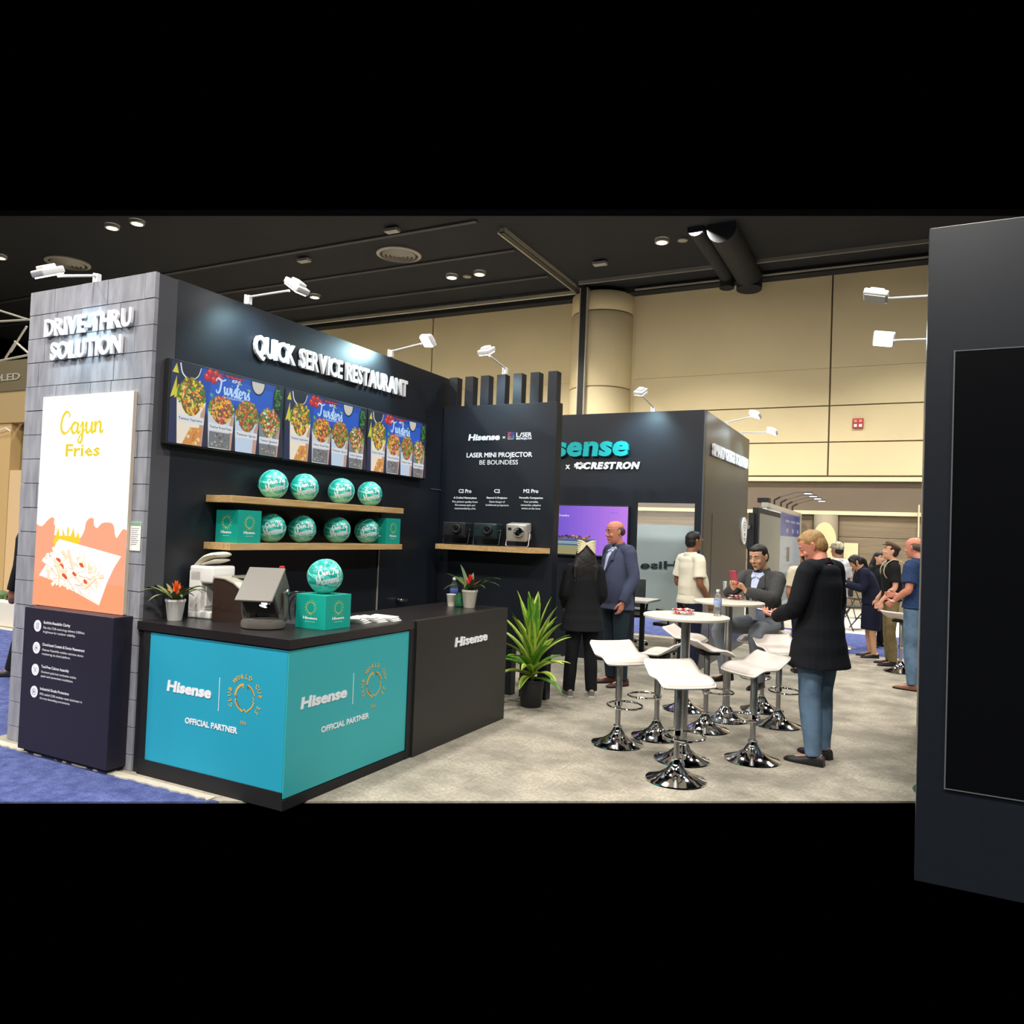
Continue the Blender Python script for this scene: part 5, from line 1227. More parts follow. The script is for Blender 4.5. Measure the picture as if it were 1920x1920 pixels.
# ================================================================== RIGHT BACKGROUND
XW = -2.513
t = thing('poster_booth', 'white booth wall with a blue poster in the distance', 'booth', (-2.6, 19, 0))
PW(MB().box(XW - .08, XW, 16.3, 21.85, 0, 2.44).build('wall', mat('pale_booth_wall', 'dfe6e8', .5)), t)
PW(MB().box(XW - .1, XW + .02, 16.28, 21.85, 2.36, 2.45).build('top_rail', M_rail), t)
y0, y1 = at_x(1463, 1000, XW).y, at_x(1499, 1000, XW).y
z1 = 2.34; z0 = at_x(1480, 1006, XW).z
ar = Art((XW + .003, y0, 0), (0, 1, 0), (0, 0, 1), (1, 0, 0)); W = y1 - y0
ar.rect(0, W, .1, z0, 'dfe9f2'); ar.rect(0, W, z0, z1, '3f50b4'); ar.poly([(0, z0), (W * .4, z0), (0, z1)], '5a6cd0')
for k in range(3):
    ar.rect(W * (.22 + .28 * k), W * (.42 + .28 * k), z1 - .2, z1 - .15, 'c8d0f4'); ar.rect(W * (.28 + .28 * k), W * (.36 + .28 * k), z1 - .45, z1 - .35, 'c8d0f4'); 
for k in range(6): ar.rect(W * .15, W * (.4 + .1 * (k % 3)), 1.5 - k * .2, 1.52 - k * .2, 'a9b8c4')
ar.rect(W * .3, W * .45, 1.2, 1.55, '5c7080'); ar.fan(W * .3, .75, W * .2, .2, '5f9ad0', 14); ar.rect(0, W * .5, .3, .55, '8ab0cc')
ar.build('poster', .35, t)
PW(MB().tube([(XW + .02, 21.8, 0), (XW + .02, 21.8, 2.44)], .03, 8, cap=True).build('corner_post', M_rail), t)
t = thing('screen_totem', 'tall grey standing screen in a black frame behind the seated man', 'screen', (-2.35, 15.4, 0))
y0, y1 = at_x(1421, 1000, -2.3).y, at_x(1463, 1000, -2.3).y; zt = at_x(1422, 951, -2.3).z
PW(MB().bbox(-2.40, -2.30, y0, y1, 0, zt, .01).build('frame', M_blackm), t)
PW(MB().box(-2.301, -2.294, y0 + .12, y1 - .06, .12, zt - .1).build('display', mat('grey_screen', '767a74', .35)), t)
PW(MB().box(-2.45, -2.36, y0 - .1, y0 + .02, .3, zt - .1).build('rear_spine', M_blackm), t)
PW(MB().tube([(-2.42, y0 - .05, 1.95), (-2.42, y0 - .3, 1.85), (-2.42, y0 - .3, 1.55), (-2.42, y0 - .05, 1.45)], .02, 8, cap=True).build('bracket', M_blackm), t)
o = MB().bbox(-.11, .11, -.16, .16, 0, .1, .01).build('ceiling_projector', M_blackm); o.location = (-2.6, 16.5, 2.452); tag(o, 'small dark projector box on the end of the white booth wall', 'projector')
for k in range(4):
    y = 17.4 + k * 1.0
    t = thing('clip_light', ['black clip light on the poster booth, the nearest of four', 'black clip light on the poster booth, second of four', 'black clip light on the poster booth, third of four', 'black clip light on the poster booth, the farthest of four'][k], 'lamp', (-2.53, y, 2.46), group='clip lights on the poster booth')
    MB().tube([(0, 0, 0), (0, 0, .1), (.12, 0, .17)], .022, 8, cap=True).build('clip', M_blackm, t, True)
    MB().tube([(.1, 0, .16), (.45, 0, .27), (.62, 0, .27)], .007, 6, cap=True).build('arm', M_blackm, t, True)
    MB().bbox(.6, .76, -.06, .06, .245, .275, .005).build('head', M_blackm, t); MB().box(.61, .75, -.055, .055, .238, .246).build('lens', M_glow, t)
# standing projector screen edge behind booth
o = MB().box(-.02, .02, -.5, .5, 0, 2.3).build('light_panel', mat('bright_panel', 'cfe0e8', .5)); o.location = (-3.0, 15.6, 0); tag(o, 'pale lit panel just behind the booth side wall', 'panel')
def folding_chair(lab, loc, rz):
    t = thing('folding_chair', lab, 'chair', loc, rz, group='black folding chairs in the distance')
    MB().bbox(-.2, .2, -.2, .2, .43, .455, .01).build('seat', M_blackm, t); MB().bbox(-.2, .2, .2, .22, .62, .82, .008).build('backrest', M_blackm, t)
    for s_ in (-1, 1):
        MB().tube([(s_ * .22, -.28, 0), (s_ * .22, .22, .85)], .012, 6, cap=True).build('leg', M_blackm, t); MB().tube([(s_ * .2, .28, 0), (s_ * .2, -.18, .46)], .012, 6, cap=True).build('leg', M_blackm, t)
    MB().tube([(-.22, -.26, .04), (.22, -.26, .04)], .01, 6, cap=True).build('stretcher', M_blackm, t)
p = at_z(1597, 1180); folding_chair('black folding chair left of the woman in the navy skirt', (p.x, p.y, 0), .8)
p = at_z(1612, 1160); folding_chair('black folding chair farther back behind the navy skirt', (p.x, p.y, 0), .5)
t = thing('registration_table', 'pale standing table where the woman in navy is writing', 'table', (at_z(1585, 1215).x - .1, at_z(1585, 1215).y, 0))
MB().bbox(-.35, .35, -.3, .3, .98, 1.01, .004).build('tabletop', M_white, t); MB().tube([(0, 0, 0), (0, 0, .98)], .03, 8, cap=True).build('column', M_steel, t); MB().lathe([(.22, 0), (.2, .02), (.03, .04)], seg=24).build('base', M_steel, t)
# ================================================================== PEOPLE
V = Vector
def rotm(yaw=0, pitch=0, roll=0): return (Euler((0, 0, yaw)).to_matrix() @ Euler((pitch, 0, 0)).to_matrix() @ Euler((0, roll, 0)).to_matrix())
def head_geo(mb, c, R, s=1.0, fem=False):
    """head: local x right, y forward, z up; c = centre of the skull"""
    L = [(-.122, .030, .052, .000), (-.112, .042, .068, .025), (-.090, .053, .080, .045), (-.060, .062, .086, .066), (-.030, .068, .088, .082), (0.0, .073, .086, .094), (.030, .076, .088, .100), (.060, .074, .085, .100), (.088, .062, .068, .086), (.106, .042, .044, .060), (.114, .018, .018, .026)]
    seg = 24; rings = []
    for z, hw, fr, bk in L:
        r = []
        for k in range(seg):
            a = 2 * PI * k / seg; sx, sy = math.cos(a), math.sin(a)
            x = hw * (abs(sx) ** .9) * (1 if sx > 0 else -1); y = (fr if sy > 0 else bk) * (abs(sy) ** .92) * (1 if sy > 0 else -1)
            r.append(c + R @ (V((x, y, z)) * s))
        rings.append(r)
    vs = [p for r in rings for p in r]; fs = []
    for i in range(len(rings) - 1):
        for k in range(seg): k2 = (k + 1) % seg; fs.append((i * seg + k, i * seg + k2, (i + 1) * seg + k2, (i + 1) * seg + k))
    fs.append(tuple(range(seg))[::-1]); fs.append(tuple((len(rings) - 1) * seg + k for k in range(seg)))
    mb.add(vs, fs)
    P = lambda x, y, z: c + R @ (V((x, y, z)) * s)
    # nose, brow, cheeks, chin, lips, ears
    mb.tube([P(0, .084, .022), P(0, .096, -.006), P(0, .108, -.028)], [(.008 * s, .008 * s), (.010 * s, .010 * s), (.0135 * s, .011 * s)], 10, cap='round')
    mb.ell(P(-.011, .094, -.032), (.009 * s, .010 * s, .008 * s), R); mb.ell(P(.011, .094, -.032), (.009 * s, .010 * s, .008 * s), R)
    mb.ell(P(0, .080, .030), (.052 * s, .012 * s, .010 * s), R)
    for q in (-1, 1):
        mb.ell(P(q * .040, .066, -.030), (.020 * s, .018 * s, .022 * s), R)
        mb.tube([P(q * .070, -.004, .012), P(q * .084, -.014, .020), P(q * .084, -.018, -.006), P(q * .073, -.006, -.030)], [(.010 * s, .006 * s)] * 4, 8, cap='round', sub=3)
        mb.ell(P(q * .077, -.009, -.004), (.006 * s, .012 * s, .022 * s), R)
    mb.ell(P(0, .076, -.104), (.020 * s, .016 * s, .014 * s), R)
    mb.ell(P(0, .088, -.062), (.024 * s, .009 * s, .007 * s), R); mb.ell(P(0, .087, -.073), (.020 * s, .009 * s, .007 * s), R)
def face_parts(t, c, R, s, glasses=False, smile=False, brow='2a2018'):
    P = lambda x, y, z: c + R @ (V((x, y, z)) * s)
    mb = MB(); mb.ell(P(0, .0935, -.063), (.021 * s, .0055 * s, .0042 * s), R); mb.ell(P(0, .0925, -.072), (.018 * s, .0055 * s, .005 * s), R); mb.build('lips', M_lip, t, True)
    if smile: MB().ell(P(0, .0955, -.067), (.018 * s, .004 * s, .004 * s), R).build('teeth', M_white, t, True)
    for q in (-1, 1):
        e = MB().ell(P(q * .030, .0755, .012), (.0135 * s, .011 * s, .0065 * s), R).build('eye', M_eyew, t, True)
        MB().ell(P(q * .030, .0855, .012), (.0055 * s, .0025 * s, .0055 * s), R).build('iris', M_eye, e, True)
        MB().tube([P(q * .014, .0905, .029), P(q * .030, .088, .034), P(q * .046, .079, .029)], [.003 * s, .0042 * s, .0025 * s], 6, cap='round', sub=2).build('eyebrow', mat('brow_' + brow, brow, .9), t, True)
    if glasses:
        mb = MB(); Rg = R @ Euler((PI / 2, 0, 0)).to_matrix()
        for q in (-1, 1): mb.torus(P(q * .031, .098, .010), .019 * s, .0016 * s, Rg, 20, 6); mb.tube([P(q * .051, .096, .014), P(q * .074, .04, .016), P(q * .078, -.01, .012)], .0016 * s, 6, cap='round')
        mb.tube([P(-.012, .1, .013), P(.012, .1, .013)], .0015 * s, 6); mb.build('glasses', M_steel, t, True)
def hand_geo(mb, w, d, n, side, s=1.0, curl=.5, spread=.06):
    """w wrist, d direction of the fingers, n palm normal (towards which the fingers curl), side +1 right hand"""
    d = V(d).normalized(); n = V(n); n = (n - d * n.dot(d)).normalized(); x = d.cross(n) * side     # x: towards the thumb
    mb.tube([w - d * .01, w + d * .03 * s, w + d * .085 * s], [(.024 * s, .016 * s), (.034 * s, .0145 * s), (.040 * s, .012 * s)], 14, ref=x, cap='round', sub=3)
    base = w + d * .085 * s
    for k, (off, L) in enumerate(((.029, .070), (.010, .080), (-.010, .074), (-.029, .058))):
        p = base + x * off * s - d * (.012 if k == 3 else 0) * s; dd = (d + x * off * spread * 20).normalized(); pts = [p - dd * .01]; ang = 0
        c_ = curl * (1 + .12 * k)
        q = p
        for seg_, l in enumerate((.42, .32, .26)):
            ang += c_ * (.55, .8, .6)[seg_]; q = q + (dd * math.cos(ang) + n * math.sin(ang)) * L * l * s; pts.append(q)
        mb.tube(pts, [.0088 * s, .0085 * s, .0078 * s, .0064 * s], 8, cap='round', sub=2)
    p = w + d * .03 * s + x * .026 * s; d1 = (d * .6 + x * .7 + n * .25).normalized(); d2 = (d * .9 + x * .15 + n * .45).normalized()
    mb.tube([p - d1 * .01, p + d1 * .034 * s, p + d1 * .034 * s + d2 * .03 * s, p + d1 * .034 * s + d2 * .052 * s], [.0125 * s, .0105 * s, .0095 * s, .007 * s], 9, cap='round', sub=2)
def shoe(t, ankle, toe_dir, mname, sole='sole_black', s=1.0, floorz=0.0, sneaker=False):
    f = V(toe_dir); f.z = 0; f.normalize(); r = f.cross(V((0, 0, 1)))
    o = V((ankle.x, ankle.y, floorz))
    st = [(-.075, .028, .075), (-.055, .034, .085), (0, .037, .085), (.05, .041, .062), (.11, .047, .045), (.16, .043, .036), (.195, .030, .028), (.208, .012, .018)]
    vs = []; fs = []; seg = 10
    for y, hw, h in st:
        for k in range(seg):
            a = PI * k / (seg - 1); vs.append(o + f * y * s + r * (hw * math.cos(a) * s) + V((0, 0, .012 + (h - .012) * math.sin(a) ** .7)) * s)
    n = len(st)
    for i in range(n - 1):
        for k in range(seg - 1): fs.append((i * seg + k, i * seg + k + 1, (i + 1) * seg + k + 1, (i + 1) * seg + k))
        fs.append((i * seg, (i + 1) * seg, (i + 1) * seg + seg - 1, i * seg + seg - 1))
    fs.append(tuple(range(seg))); fs.append(tuple((n - 1) * seg + k for k in range(seg))[::-1])
    u = MB().add(vs, fs).build('shoe', MATS[mname], t, True)
    out = [(y * s * 1.02, hw * s * 1.06) for y, hw, h in st]
    poly = [(y, w_) for y, w_ in out] + [(y, -w_) for y, w_ in out[::-1]]
    MB().prism(poly, o + V((0, 0, .0)), f, r, V((0, 0, .016 * s))).build('sole', MATS[sole], u, False)
    if sneaker: pass
for k_, v_ in dict(sole_black='101010', sole_white='d8d4cc', shoe_black='141416', shoe_brown='4a2c22', shoe_tan='7a4a30', shoe_grey='77787a').items(): mat(k_, v_, .45)
def fabric(name, col, rough=.85, col2=None, nscale=120): return mat(name, col, rough, noise=.12 if not col2 else 0, col2=col2, nscale=nscale, bump=.25, bscale=350, dist=.001, spec=.25)
STD = dict(pelvis=(0, 0, .95), waist=(0, .0, 1.10), chest=(0, .01, 1.30), sh=(0, -.005, 1.41), neck=(0, -.01, 1.475), skull=(0, .02, 1.635),
           shR=(.175, -.005, 1.415), shL=(-.175, -.005, 1.415), elR=(.225, -.01, 1.13), elL=(-.225, -.01, 1.13), wrR=(.235, .05, .885), wrL=(-.235, .05, .885),
           hipR=(.088, 0, .90), hipL=(-.088, 0, .90), knR=(.098, .015, .49), knL=(-.098, .015, .49), anR=(.105, -.02, .085), anL=(-.105, -.02, .085))
def person(label, pos, face, H=1.75, skin='fair', pose=None, head=(0, 0, 0), hd=((0, 0, -1), (0, 0, -1)), hn=((-1, .2, 0), (1, .2, 0)), curl=(.45, .45), feet=((.15, 1), (-.15, 1)),
           vox=.0055, bulk=1.0, belly=0.0, hair=None, hairc='2a1c14', top=None, topc=None, sleeves='long', coat_len=.80, flare=.0, bottom='trousers', bottomc=None, shoes='shoe_black', soles='sole_black', glasses=False, smile=False, brow='2a2018', wrinkle=.0035, seed=1, female=False, collar=None, bgp=False, footz=0.0):
    s = H / 1.75; t = thing('person', label, 'person', (pos.x, pos.y, 0), math.atan2(-face.x, face.y))
    J = {k: V(v) for k, v in STD.items()}
    if female:
        for k in ('shR', 'shL', 'elR', 'elL', 'wrR', 'wrL'): J[k].x *= .86
    for k, v in (pose or {}).items(): J[k] = V(v)
    J = {k: v * s for k, v in J.items()}
    X = V((1, 0, 0)); shd = (J['shR'] - J['shL']); X = V((shd.x, shd.y, 0)).normalized()
    HR = rotm(*head); c = J['skull']; b = bulk
    # ---- the body: one continuous surface
    mb = MB()
    mb.tube([J['pelvis'] - V((0, 0, .04)), J['pelvis'], J['waist'], J['chest'], J['sh'], J['neck']], [(.13 * b, .09 * b), (.145 * b, .10 * b), (.13 * b, .095 * b), (.15 * b, .105 * b), (.125 * b, .075 * b), (.055, .055)], 18, ref=X, cap='round', sub=4)
    nk = .058 if not female else .048
    mb.tube([J['neck'] - V((0, 0, .04)), J['neck'] + V((0, 0, .02)), c + HR @ (V((0, -.015, -.07)) * s)], [nk * 1.25, nk, nk * .97], 16, cap='round', sub=3)
    head_geo(mb, c, HR, s * (1.0 if not female else .96))
    for q, S_ in ((1, 'R'), (-1, 'L')):
        sh, el, wr = J['sh' + S_], J['el' + S_], J['wr' + S_]
        mb.tube([J['sh'] + (sh - J['sh']) * .4, sh, sh.lerp(el, .35), el, el.lerp(wr, .3), wr], [.06 * b, .052 * b, .046 * b, .036 * b, .037 * b, .025], 14, cap='round', sub=3)
        i = 0 if q > 0 else 1
        hand_geo(mb, wr, hd[i], hn[i], q, s, curl[i])
        hp, kn, an = J['hip' + S_], J['kn' + S_], J['an' + S_]
        mb.tube([hp + V((0, 0, .03)), hp.lerp(kn, .25), kn, kn.lerp(an, .3), an], [.078 * b, .074 * b, .05, .05, .034], 14, cap='round', sub=3)
        if shoes: ft = V((feet[i][0], feet[i][1], 0)).normalized(); mb.tube([an + V((0, 0, -.02)) - ft * .04, an + V((0, 0, -.045)) + ft * .04, an + V((0, 0, -.055)) + ft * .13], [.03, .028, .016], 10, cap='round')
    body = remesh(mb, vox, 'body', M_skin[skin], t, 3)
    face_parts(t, c, HR, s * (1.0 if not female else .96), glasses, smile, brow)
    P = lambda x, y, z: c + HR @ (V((x, y, z)) * s)
    # ---- hair
    hm = mat('hair_' + hairc, hairc, .55, noise=.35, nscale=60, stretch=(1, 1, .2), bump=.5, bscale=200)
    if hair:
        mb = MB()
        if hair in ('short', 'back', 'long', 'pony', 'bald'):
            if hair != 'bald': mb.ell(P(0, -.012, .040), (.0815 * s, .098 * s, .085 * s), HR @ Euler((.18, 0, 0)).to_matrix(), 24, 14); mb.ell(P(0, -.045, -.005), (.078 * s, .064 * s, .082 * s), HR, 20, 12)
            else: mb.ell(P(0, -.032, .012), (.0875 * s, .088 * s, .060 * s), HR @ Euler((.45, 0, 0)).to_matrix(), 24, 14)
            if hair == 'short': mb.ell(P(0, .035, .085), (.058 * s, .045 * s, .028 * s), HR, 18, 10)
        if hair == 'long':
            mb.tube([P(0, -.05, .04), P(0, -.075, -.08), P(0, -.085, -.2), P(0, -.075, -.33)], [(.080 * s, .055 * s), (.120 * s, .06 * s), (.155 * s, .05 * s), (.13 * s, .03 * s)], 16, ref=HR @ V((1, 0, 0)), sub=4)
            rf = random.Random(seed)
            for k in range(14): x = rf.uniform(-.15, .15); mb.tube([P(x * .6, -.09, -.05), P(x, -.115, -.2), P(x * 1.05 + rf.uniform(-.02, .02), -.1, -.33 - rf.uniform(0, .08))], [.012, .014, .005], 6, cap='round', sub=2)
        if hair == 'pony':
            mb.tube([P(0, -.085, .02), P(0, -.125, -.03), P(0, -.12, -.12), P(.01, -.10, -.2)], [(.05 * s, .04 * s), (.05 * s, .04 * s), (.04 * s, .03 * s), (.015 * s, .012 * s)], 14, ref=HR @ V((1, 0, 0)), sub=4)
            mb.ell(P(0, .05, .06), (.062 * s, .035 * s, .05 * s), HR); 
            for q in (-1, 1): mb.tube([P(q * .06, .05, .06), P(q * .076, .03, 0), P(q * .07, .03, -.07)], [.02, .014, .006], 8, cap='round', sub=2)
        if mb.v: remesh(mb, max(vox, .006), 'hair', hm, t, 3, .0016, 60, seed)
    # ---- clothes
    def torso(extra, zlow, mbx, sleeve, neck_top=.0, fl=0.0, sl_extra=.014):
        pl = J['pelvis']; wst = J['waist']; dn = (pl - wst).normalized() if (pl - wst).length > 0 else V((0, 0, -1)); 
        by = V((0, 1, 0)) * belly
        pts = [J['chest'] * 1.0]; 
        up = [J['sh'] + V((0, 0, .035)), J['sh'], J['chest'], J['waist'] + by * .5, J['pelvis'] + by * .25]
        rr = [(.105 * b, .064 * b), (.160 * b + extra * .5, .084 * b + extra * .6), (.160 * b + extra, .110 * b + extra), (.145 * b + extra + belly * .3, .105 * b + extra + belly * .55), (.155 * b + extra + fl * .3, .112 * b + extra + fl * .3 + belly * .3)]
        if zlow < J['pelvis'].z - .02: up += [V((J['pelvis'].x, J['pelvis'].y, (zlow + J['pelvis'].z) / 2)), V((J['pelvis'].x, J['pelvis'].y, zlow))]; rr += [(.160 * b + extra + fl * .7, .118 * b + extra + fl * .6), (.165 * b + extra + fl, .120 * b + extra + fl)]
        n0 = len(mbx.v)
        mbx.tube(up[::-1], rr[::-1], 24, ref=X, cap='flat', sub=4)
        for S_ in 'RL':
            sh, el, wr = J['sh' + S_], J['el' + S_], J['wr' + S_]
            a0 = J['sh'] + (sh - J['sh']) * .35 - V((0, 0, .01)); e = sl_extra
            if sleeve == 'long': mbx.tube([a0, sh, sh.lerp(el, .4), el, el.lerp(wr, .5), wr + (wr - el).normalized() * .008], [.060 * b + e * .5, .058 * b + e * .8, .056 * b + e, .047 * b + e, .043 * b + e, .034 + e], 16, cap='flat', sub=3)
            else: mbx.tube([a0, sh, sh.lerp(el, .4), sh.lerp(el, .78)], [.060 * b + e * .5, .058 * b + e * .8, .059 * b + e, .060 * b + e * 1.3], 16, cap='flat', sub=3)
    cv = max(vox, .007) if not bgp else .011
    if bottom == 'trousers':
        mb = MB(); mb.tube([J['pelvis'] + V((0, 0, .06)), J['pelvis'], J['pelvis'] - V((0, 0, .07))], [(.128 * b, .090 * b), (.150 * b, .112 * b), (.150 * b, .112 * b)], 20, ref=X, cap='flat', sub=3)
        for S_ in 'RL':
            hp, kn, an = J['hip' + S_], J['kn' + S_], J['an' + S_]
            mb.tube([hp + V((0, 0, .02)), hp.lerp(kn, .3), kn, kn.lerp(an, .4), an + V((0, 0, -.02))], [.092 * b, .088 * b, .068 * b, .068 * b, .060], 16, cap='flat', sub=4)
        remesh(mb, cv, 'trousers', bottomc, t, 3, wrinkle * 1.2, 14, seed + 5)
    if bottom == 'skirt':
        mb = MB(); mb.tube([J['pelvis'] + V((0, 0, .1)), J['pelvis'], J['pelvis'] - V((0, 0, .2)), J['pelvis'] - V((0, -.01, .46))], [(.12, .09), (.155, .12), (.17, .14), (.165, .135)], 22, ref=X, cap='flat', sub=4)
        remesh(mb, cv, 'skirt', bottomc, t, 3, wrinkle, 12, seed + 5)
    res = dict(t=t, J=J, c=c, HR=HR, P=P, s=s, X=X, body=body)
    if top:
        mb = MB(); torso(.022 if top != 'shirt' else .010, coat_len * s, mb, sleeves, fl=flare, sl_extra=.014 if top != 'shirt' else .010)
        if collar != 'none':
            nkp = J['neck']; mb.tube([J['sh'] + V((0, 0, .03)), nkp + V((0, 0, .028))], [(.100, .080), (nk + .017, nk + .017)], 18, ref=X, cap='flat')
        res['top'] = remesh(mb, cv, {'jacket': 'jacket', 'coat': 'coat', 'shirt': 'shirt', 'blazer': 'blazer', 'tee': 't_shirt', 'polo': 'polo_shirt'}[top], topc, t, 3, wrinkle, 13, seed)
    if shoes:
        for i, S_ in enumerate('RL'):
            shoe(t, J['an' + S_], V((feet[i][0], feet[i][1], 0)), shoes, soles, s, floorz=J['an' + S_].z - .085 * s)
    return res
def patch(res, target, poly, m, name, off=.004, th=.003, direction=None, flip=1, cuts=5, z_is_rel=None):
    """cloth patch: polygon (x across, z up, person's own space) dropped on the garment from the front"""
    me = target.data; nv = len(me.vertices); a = np.empty(nv * 3); me.vertices.foreach_get('co', a); a = a.reshape(-1, 3)
    bvh = BVHTree.FromPolygons([tuple(v) for v in a], [tuple(p.vertices) for p in me.polygons])
    dr = V(direction or (0, -1, 0)).normalized(); side = V((0, 0, 1)).cross(dr).normalized() * -1 if abs(dr.z) < .99 else V((1, 0, 0))
    side = dr.cross(V((0, 0, 1))).normalized()
    bm = bmesh.new(); vs = [bm.verts.new((x, 0, z)) for x, z in poly]; bm.faces.new(vs)
    bmesh.ops.triangulate(bm, faces=bm.faces)
    for _ in range(cuts):
        le = [e for e in bm.edges if e.calc_length() > .022]
        if not le: break
        bmesh.ops.subdivide_edges(bm, edges=le, cuts=1); bmesh.ops.triangulate(bm, faces=[f for f in bm.faces if len(f.verts) > 3])
    ok = []
    o_c = V((0, 0, 0)) - dr * res.get('start', 1.0)
    for v in bm.verts:
        x, z = v.co.x, v.co.z; org = o_c + side * x + V((0, 0, z)) + V(res.get('po', (0, 0, 0)))
        h = bvh.ray_cast(org, dr)
        v.co = (h[0] - dr * off) if h[0] is not None else org + dr * .9
        if h[0] is None: ok.append(v)
    if ok: bmesh.ops.delete(bm, geom=ok, context='VERTS')
    if not bm.faces: bm.free(); return None
    bmesh.ops.recalc_face_normals(bm, faces=bm.faces)
    r = bmesh.ops.extrude_face_region(bm, geom=list(bm.faces)); bmesh.ops.translate(bm, verts=[g for g in r['geom'] if isinstance(g, bmesh.types.BMVert)], vec=-dr * th)
    bmesh.ops.recalc_face_normals(bm, faces=bm.faces)
    me2 = bpy.data.meshes.new(name); bm.to_mesh(me2); bm.free(); me2.materials.append(m); me2.polygons.foreach_set('use_smooth', [True] * len(me2.polygons))
    o = bpy.data.objects.new(name, me2); C.objects.link(o); o.parent = res['t']; return o
def suit_front(res, shirtm, lapelm, v_low, wd=.05, s=1.0, tie=None, off=0.0):
    g = res['top']; zt = res['J']['neck'].z + .0
    sg = 1
    patch(res, g, [(-wd * .95, zt - .015), (wd * .95, zt - .015), (wd * 1.1, zt - .10), (.004, v_low), (-.004, v_low), (-wd * 1.1, zt - .10)], shirtm, 'shirt_front', .003)
    for q in (-1, 1):
        patch(res, g, [(q * wd * .95, zt - .01), (q * (wd + .03), zt - .04), (q * (wd + .055), zt - .16), (q * (wd + .02), zt - .17), (q * .012, v_low - .01), (q * .0, v_low), (q * wd * 1.05, zt - .10)], lapelm, 'lapel', .009, .004)
    for q in (-1, 1):
        patch(res, g, [(q * .004, zt - .055), (q * wd * .9, zt - .005), (q * wd * 1.2, zt - .03), (q * .045, zt - .075)], shirtm, 'collar_point', .012, .003)
def phone(lab, res, p, R, col='17181c', screen='cfd8e8'):
    t = res['t']; w = (Matrix.Translation(t.location) @ t.rotation_euler.to_matrix().to_4x4()) @ Matrix.Translation(p) @ R.to_4x4()
    o = thing('smartphone', lab, 'phone', w.to_translation()); o.rotation_euler = w.to_euler()
    MB().bbox(-.037, .037, -.075, .075, -.004, .004, .003).build('case', mat('case_' + col, col, .35), o, True)
    MB().box(-.033, .033, -.071, .071, .0041, .0046).build('display', mat('scr_' + screen, screen, .1, em=.7), o)
    return o
def lanyard(res, pts, m, badge=None, size=(.075, .10)):
    MB().tube(pts, .0035, 6, cap='round', sub=4).build('lanyard', m, res['t'], True)
    if badge:
        p, R = badge; o = MB().bbox(-size[0] / 2, size[0] / 2, -.002, .002, -size[1], 0, .002).build('badge', M_paper, res['t']); o.matrix_local = Matrix.Translation(p) @ R.to_4x4()
        for k in range(3): q = MB().box(-size[0] * .3, size[0] * .3, .0021, .0026, -size[1] * (.3 + .2 * k), -size[1] * (.24 + .2 * k)).build('print', M_grille, o)
F_black = fabric('black_wool', '14161b'); F_jean = fabric('blue_denim', '66809a', col2='51687f', nscale=9); F_navy = fabric('navy_tweed', '4a5068', col2='3c4258', nscale=160)
F_dkt = fabric('dark_teal_trousers', '25323c'); F_ltshirt = fabric('pale_blue_shirt', 'c3cdea'); F_cream = fabric('cream_shirt', 'e9e2cc', .7); F_navyt = fabric('navy_trousers', '1d2138')
F_grey = fabric('grey_wool', '4a4a4a', col2='3c3c3e', nscale=120); F_greyt = fabric('grey_trousers', '7d838a'); F_blackp = fabric('black_cotton', '17181b'); F_beige = fabric('beige_linen', 'd8cdb2')
F_nsuit = fabric('dark_navy_suit', '1d2238'); F_khaki = fabric('khaki_twill', '7a6c48', col2='6a5e40', nscale=14); F_tee = fabric('black_tee', '1a1a1c'); F_polo = fabric('navy_polo', '2c4268', col2='24365a', nscale=60)
F_white = fabric('white_cotton', 'e6e6e4')
def at_floor(px, py): p = at_z(px, py); return V((p.x, p.y, 0))
# 1 blond man in the long black coat
q = person('man in long black coat and blue jeans looking down at a phone', at_floor(1530, 1426), (-R_ * .62 + F_ * .80), 1.80, 'ruddy',
           pose=dict(skull=(.0, .075, 1.585), neck=(0, .01, 1.455), elR=(.25, .02, 1.14), elL=(-.25, .05, 1.13), wrR=(.10, .30, 1.07), wrL=(-.11, .29, 1.04), anR=(.115, .02, .085), anL=(-.12, -.05, .085), knL=(-.11, .0, .49), knR=(.11, .03, .49)),
           head=(.50, -.50, 0), hd=((-.35, .9, .1), (.3, .95, .05)), hn=((-.2, 0, -1), (.1, .0, 1)), curl=(.5, .55), feet=((.1, 1), (-.25, 1)), vox=.0052, bulk=1.17, hair='short', hairc='a8814e', brow='9a7444',
           top='coat', topc=F_black, coat_len=.70, flare=.055, bottomc=F_jean, shoes='shoe_black', seed=3, wrinkle=.0035)
phone('smartphone held flat by the man in the black coat', q, V((-.06, .43, 1.095)) , rotm(.3, .15, 0))
J = q['J']; lanyard(q, [J['neck'] + V((-.07, .02, .03)), J['neck'] + V((-.05, -.055, .035)), J['neck'] + V((.0, -.078, .03)), J['neck'] + V((.05, -.055, .035)), J['neck'] + V((.07, .02, .03))], mat('lanyard_plum', '6a2a4a', .7))
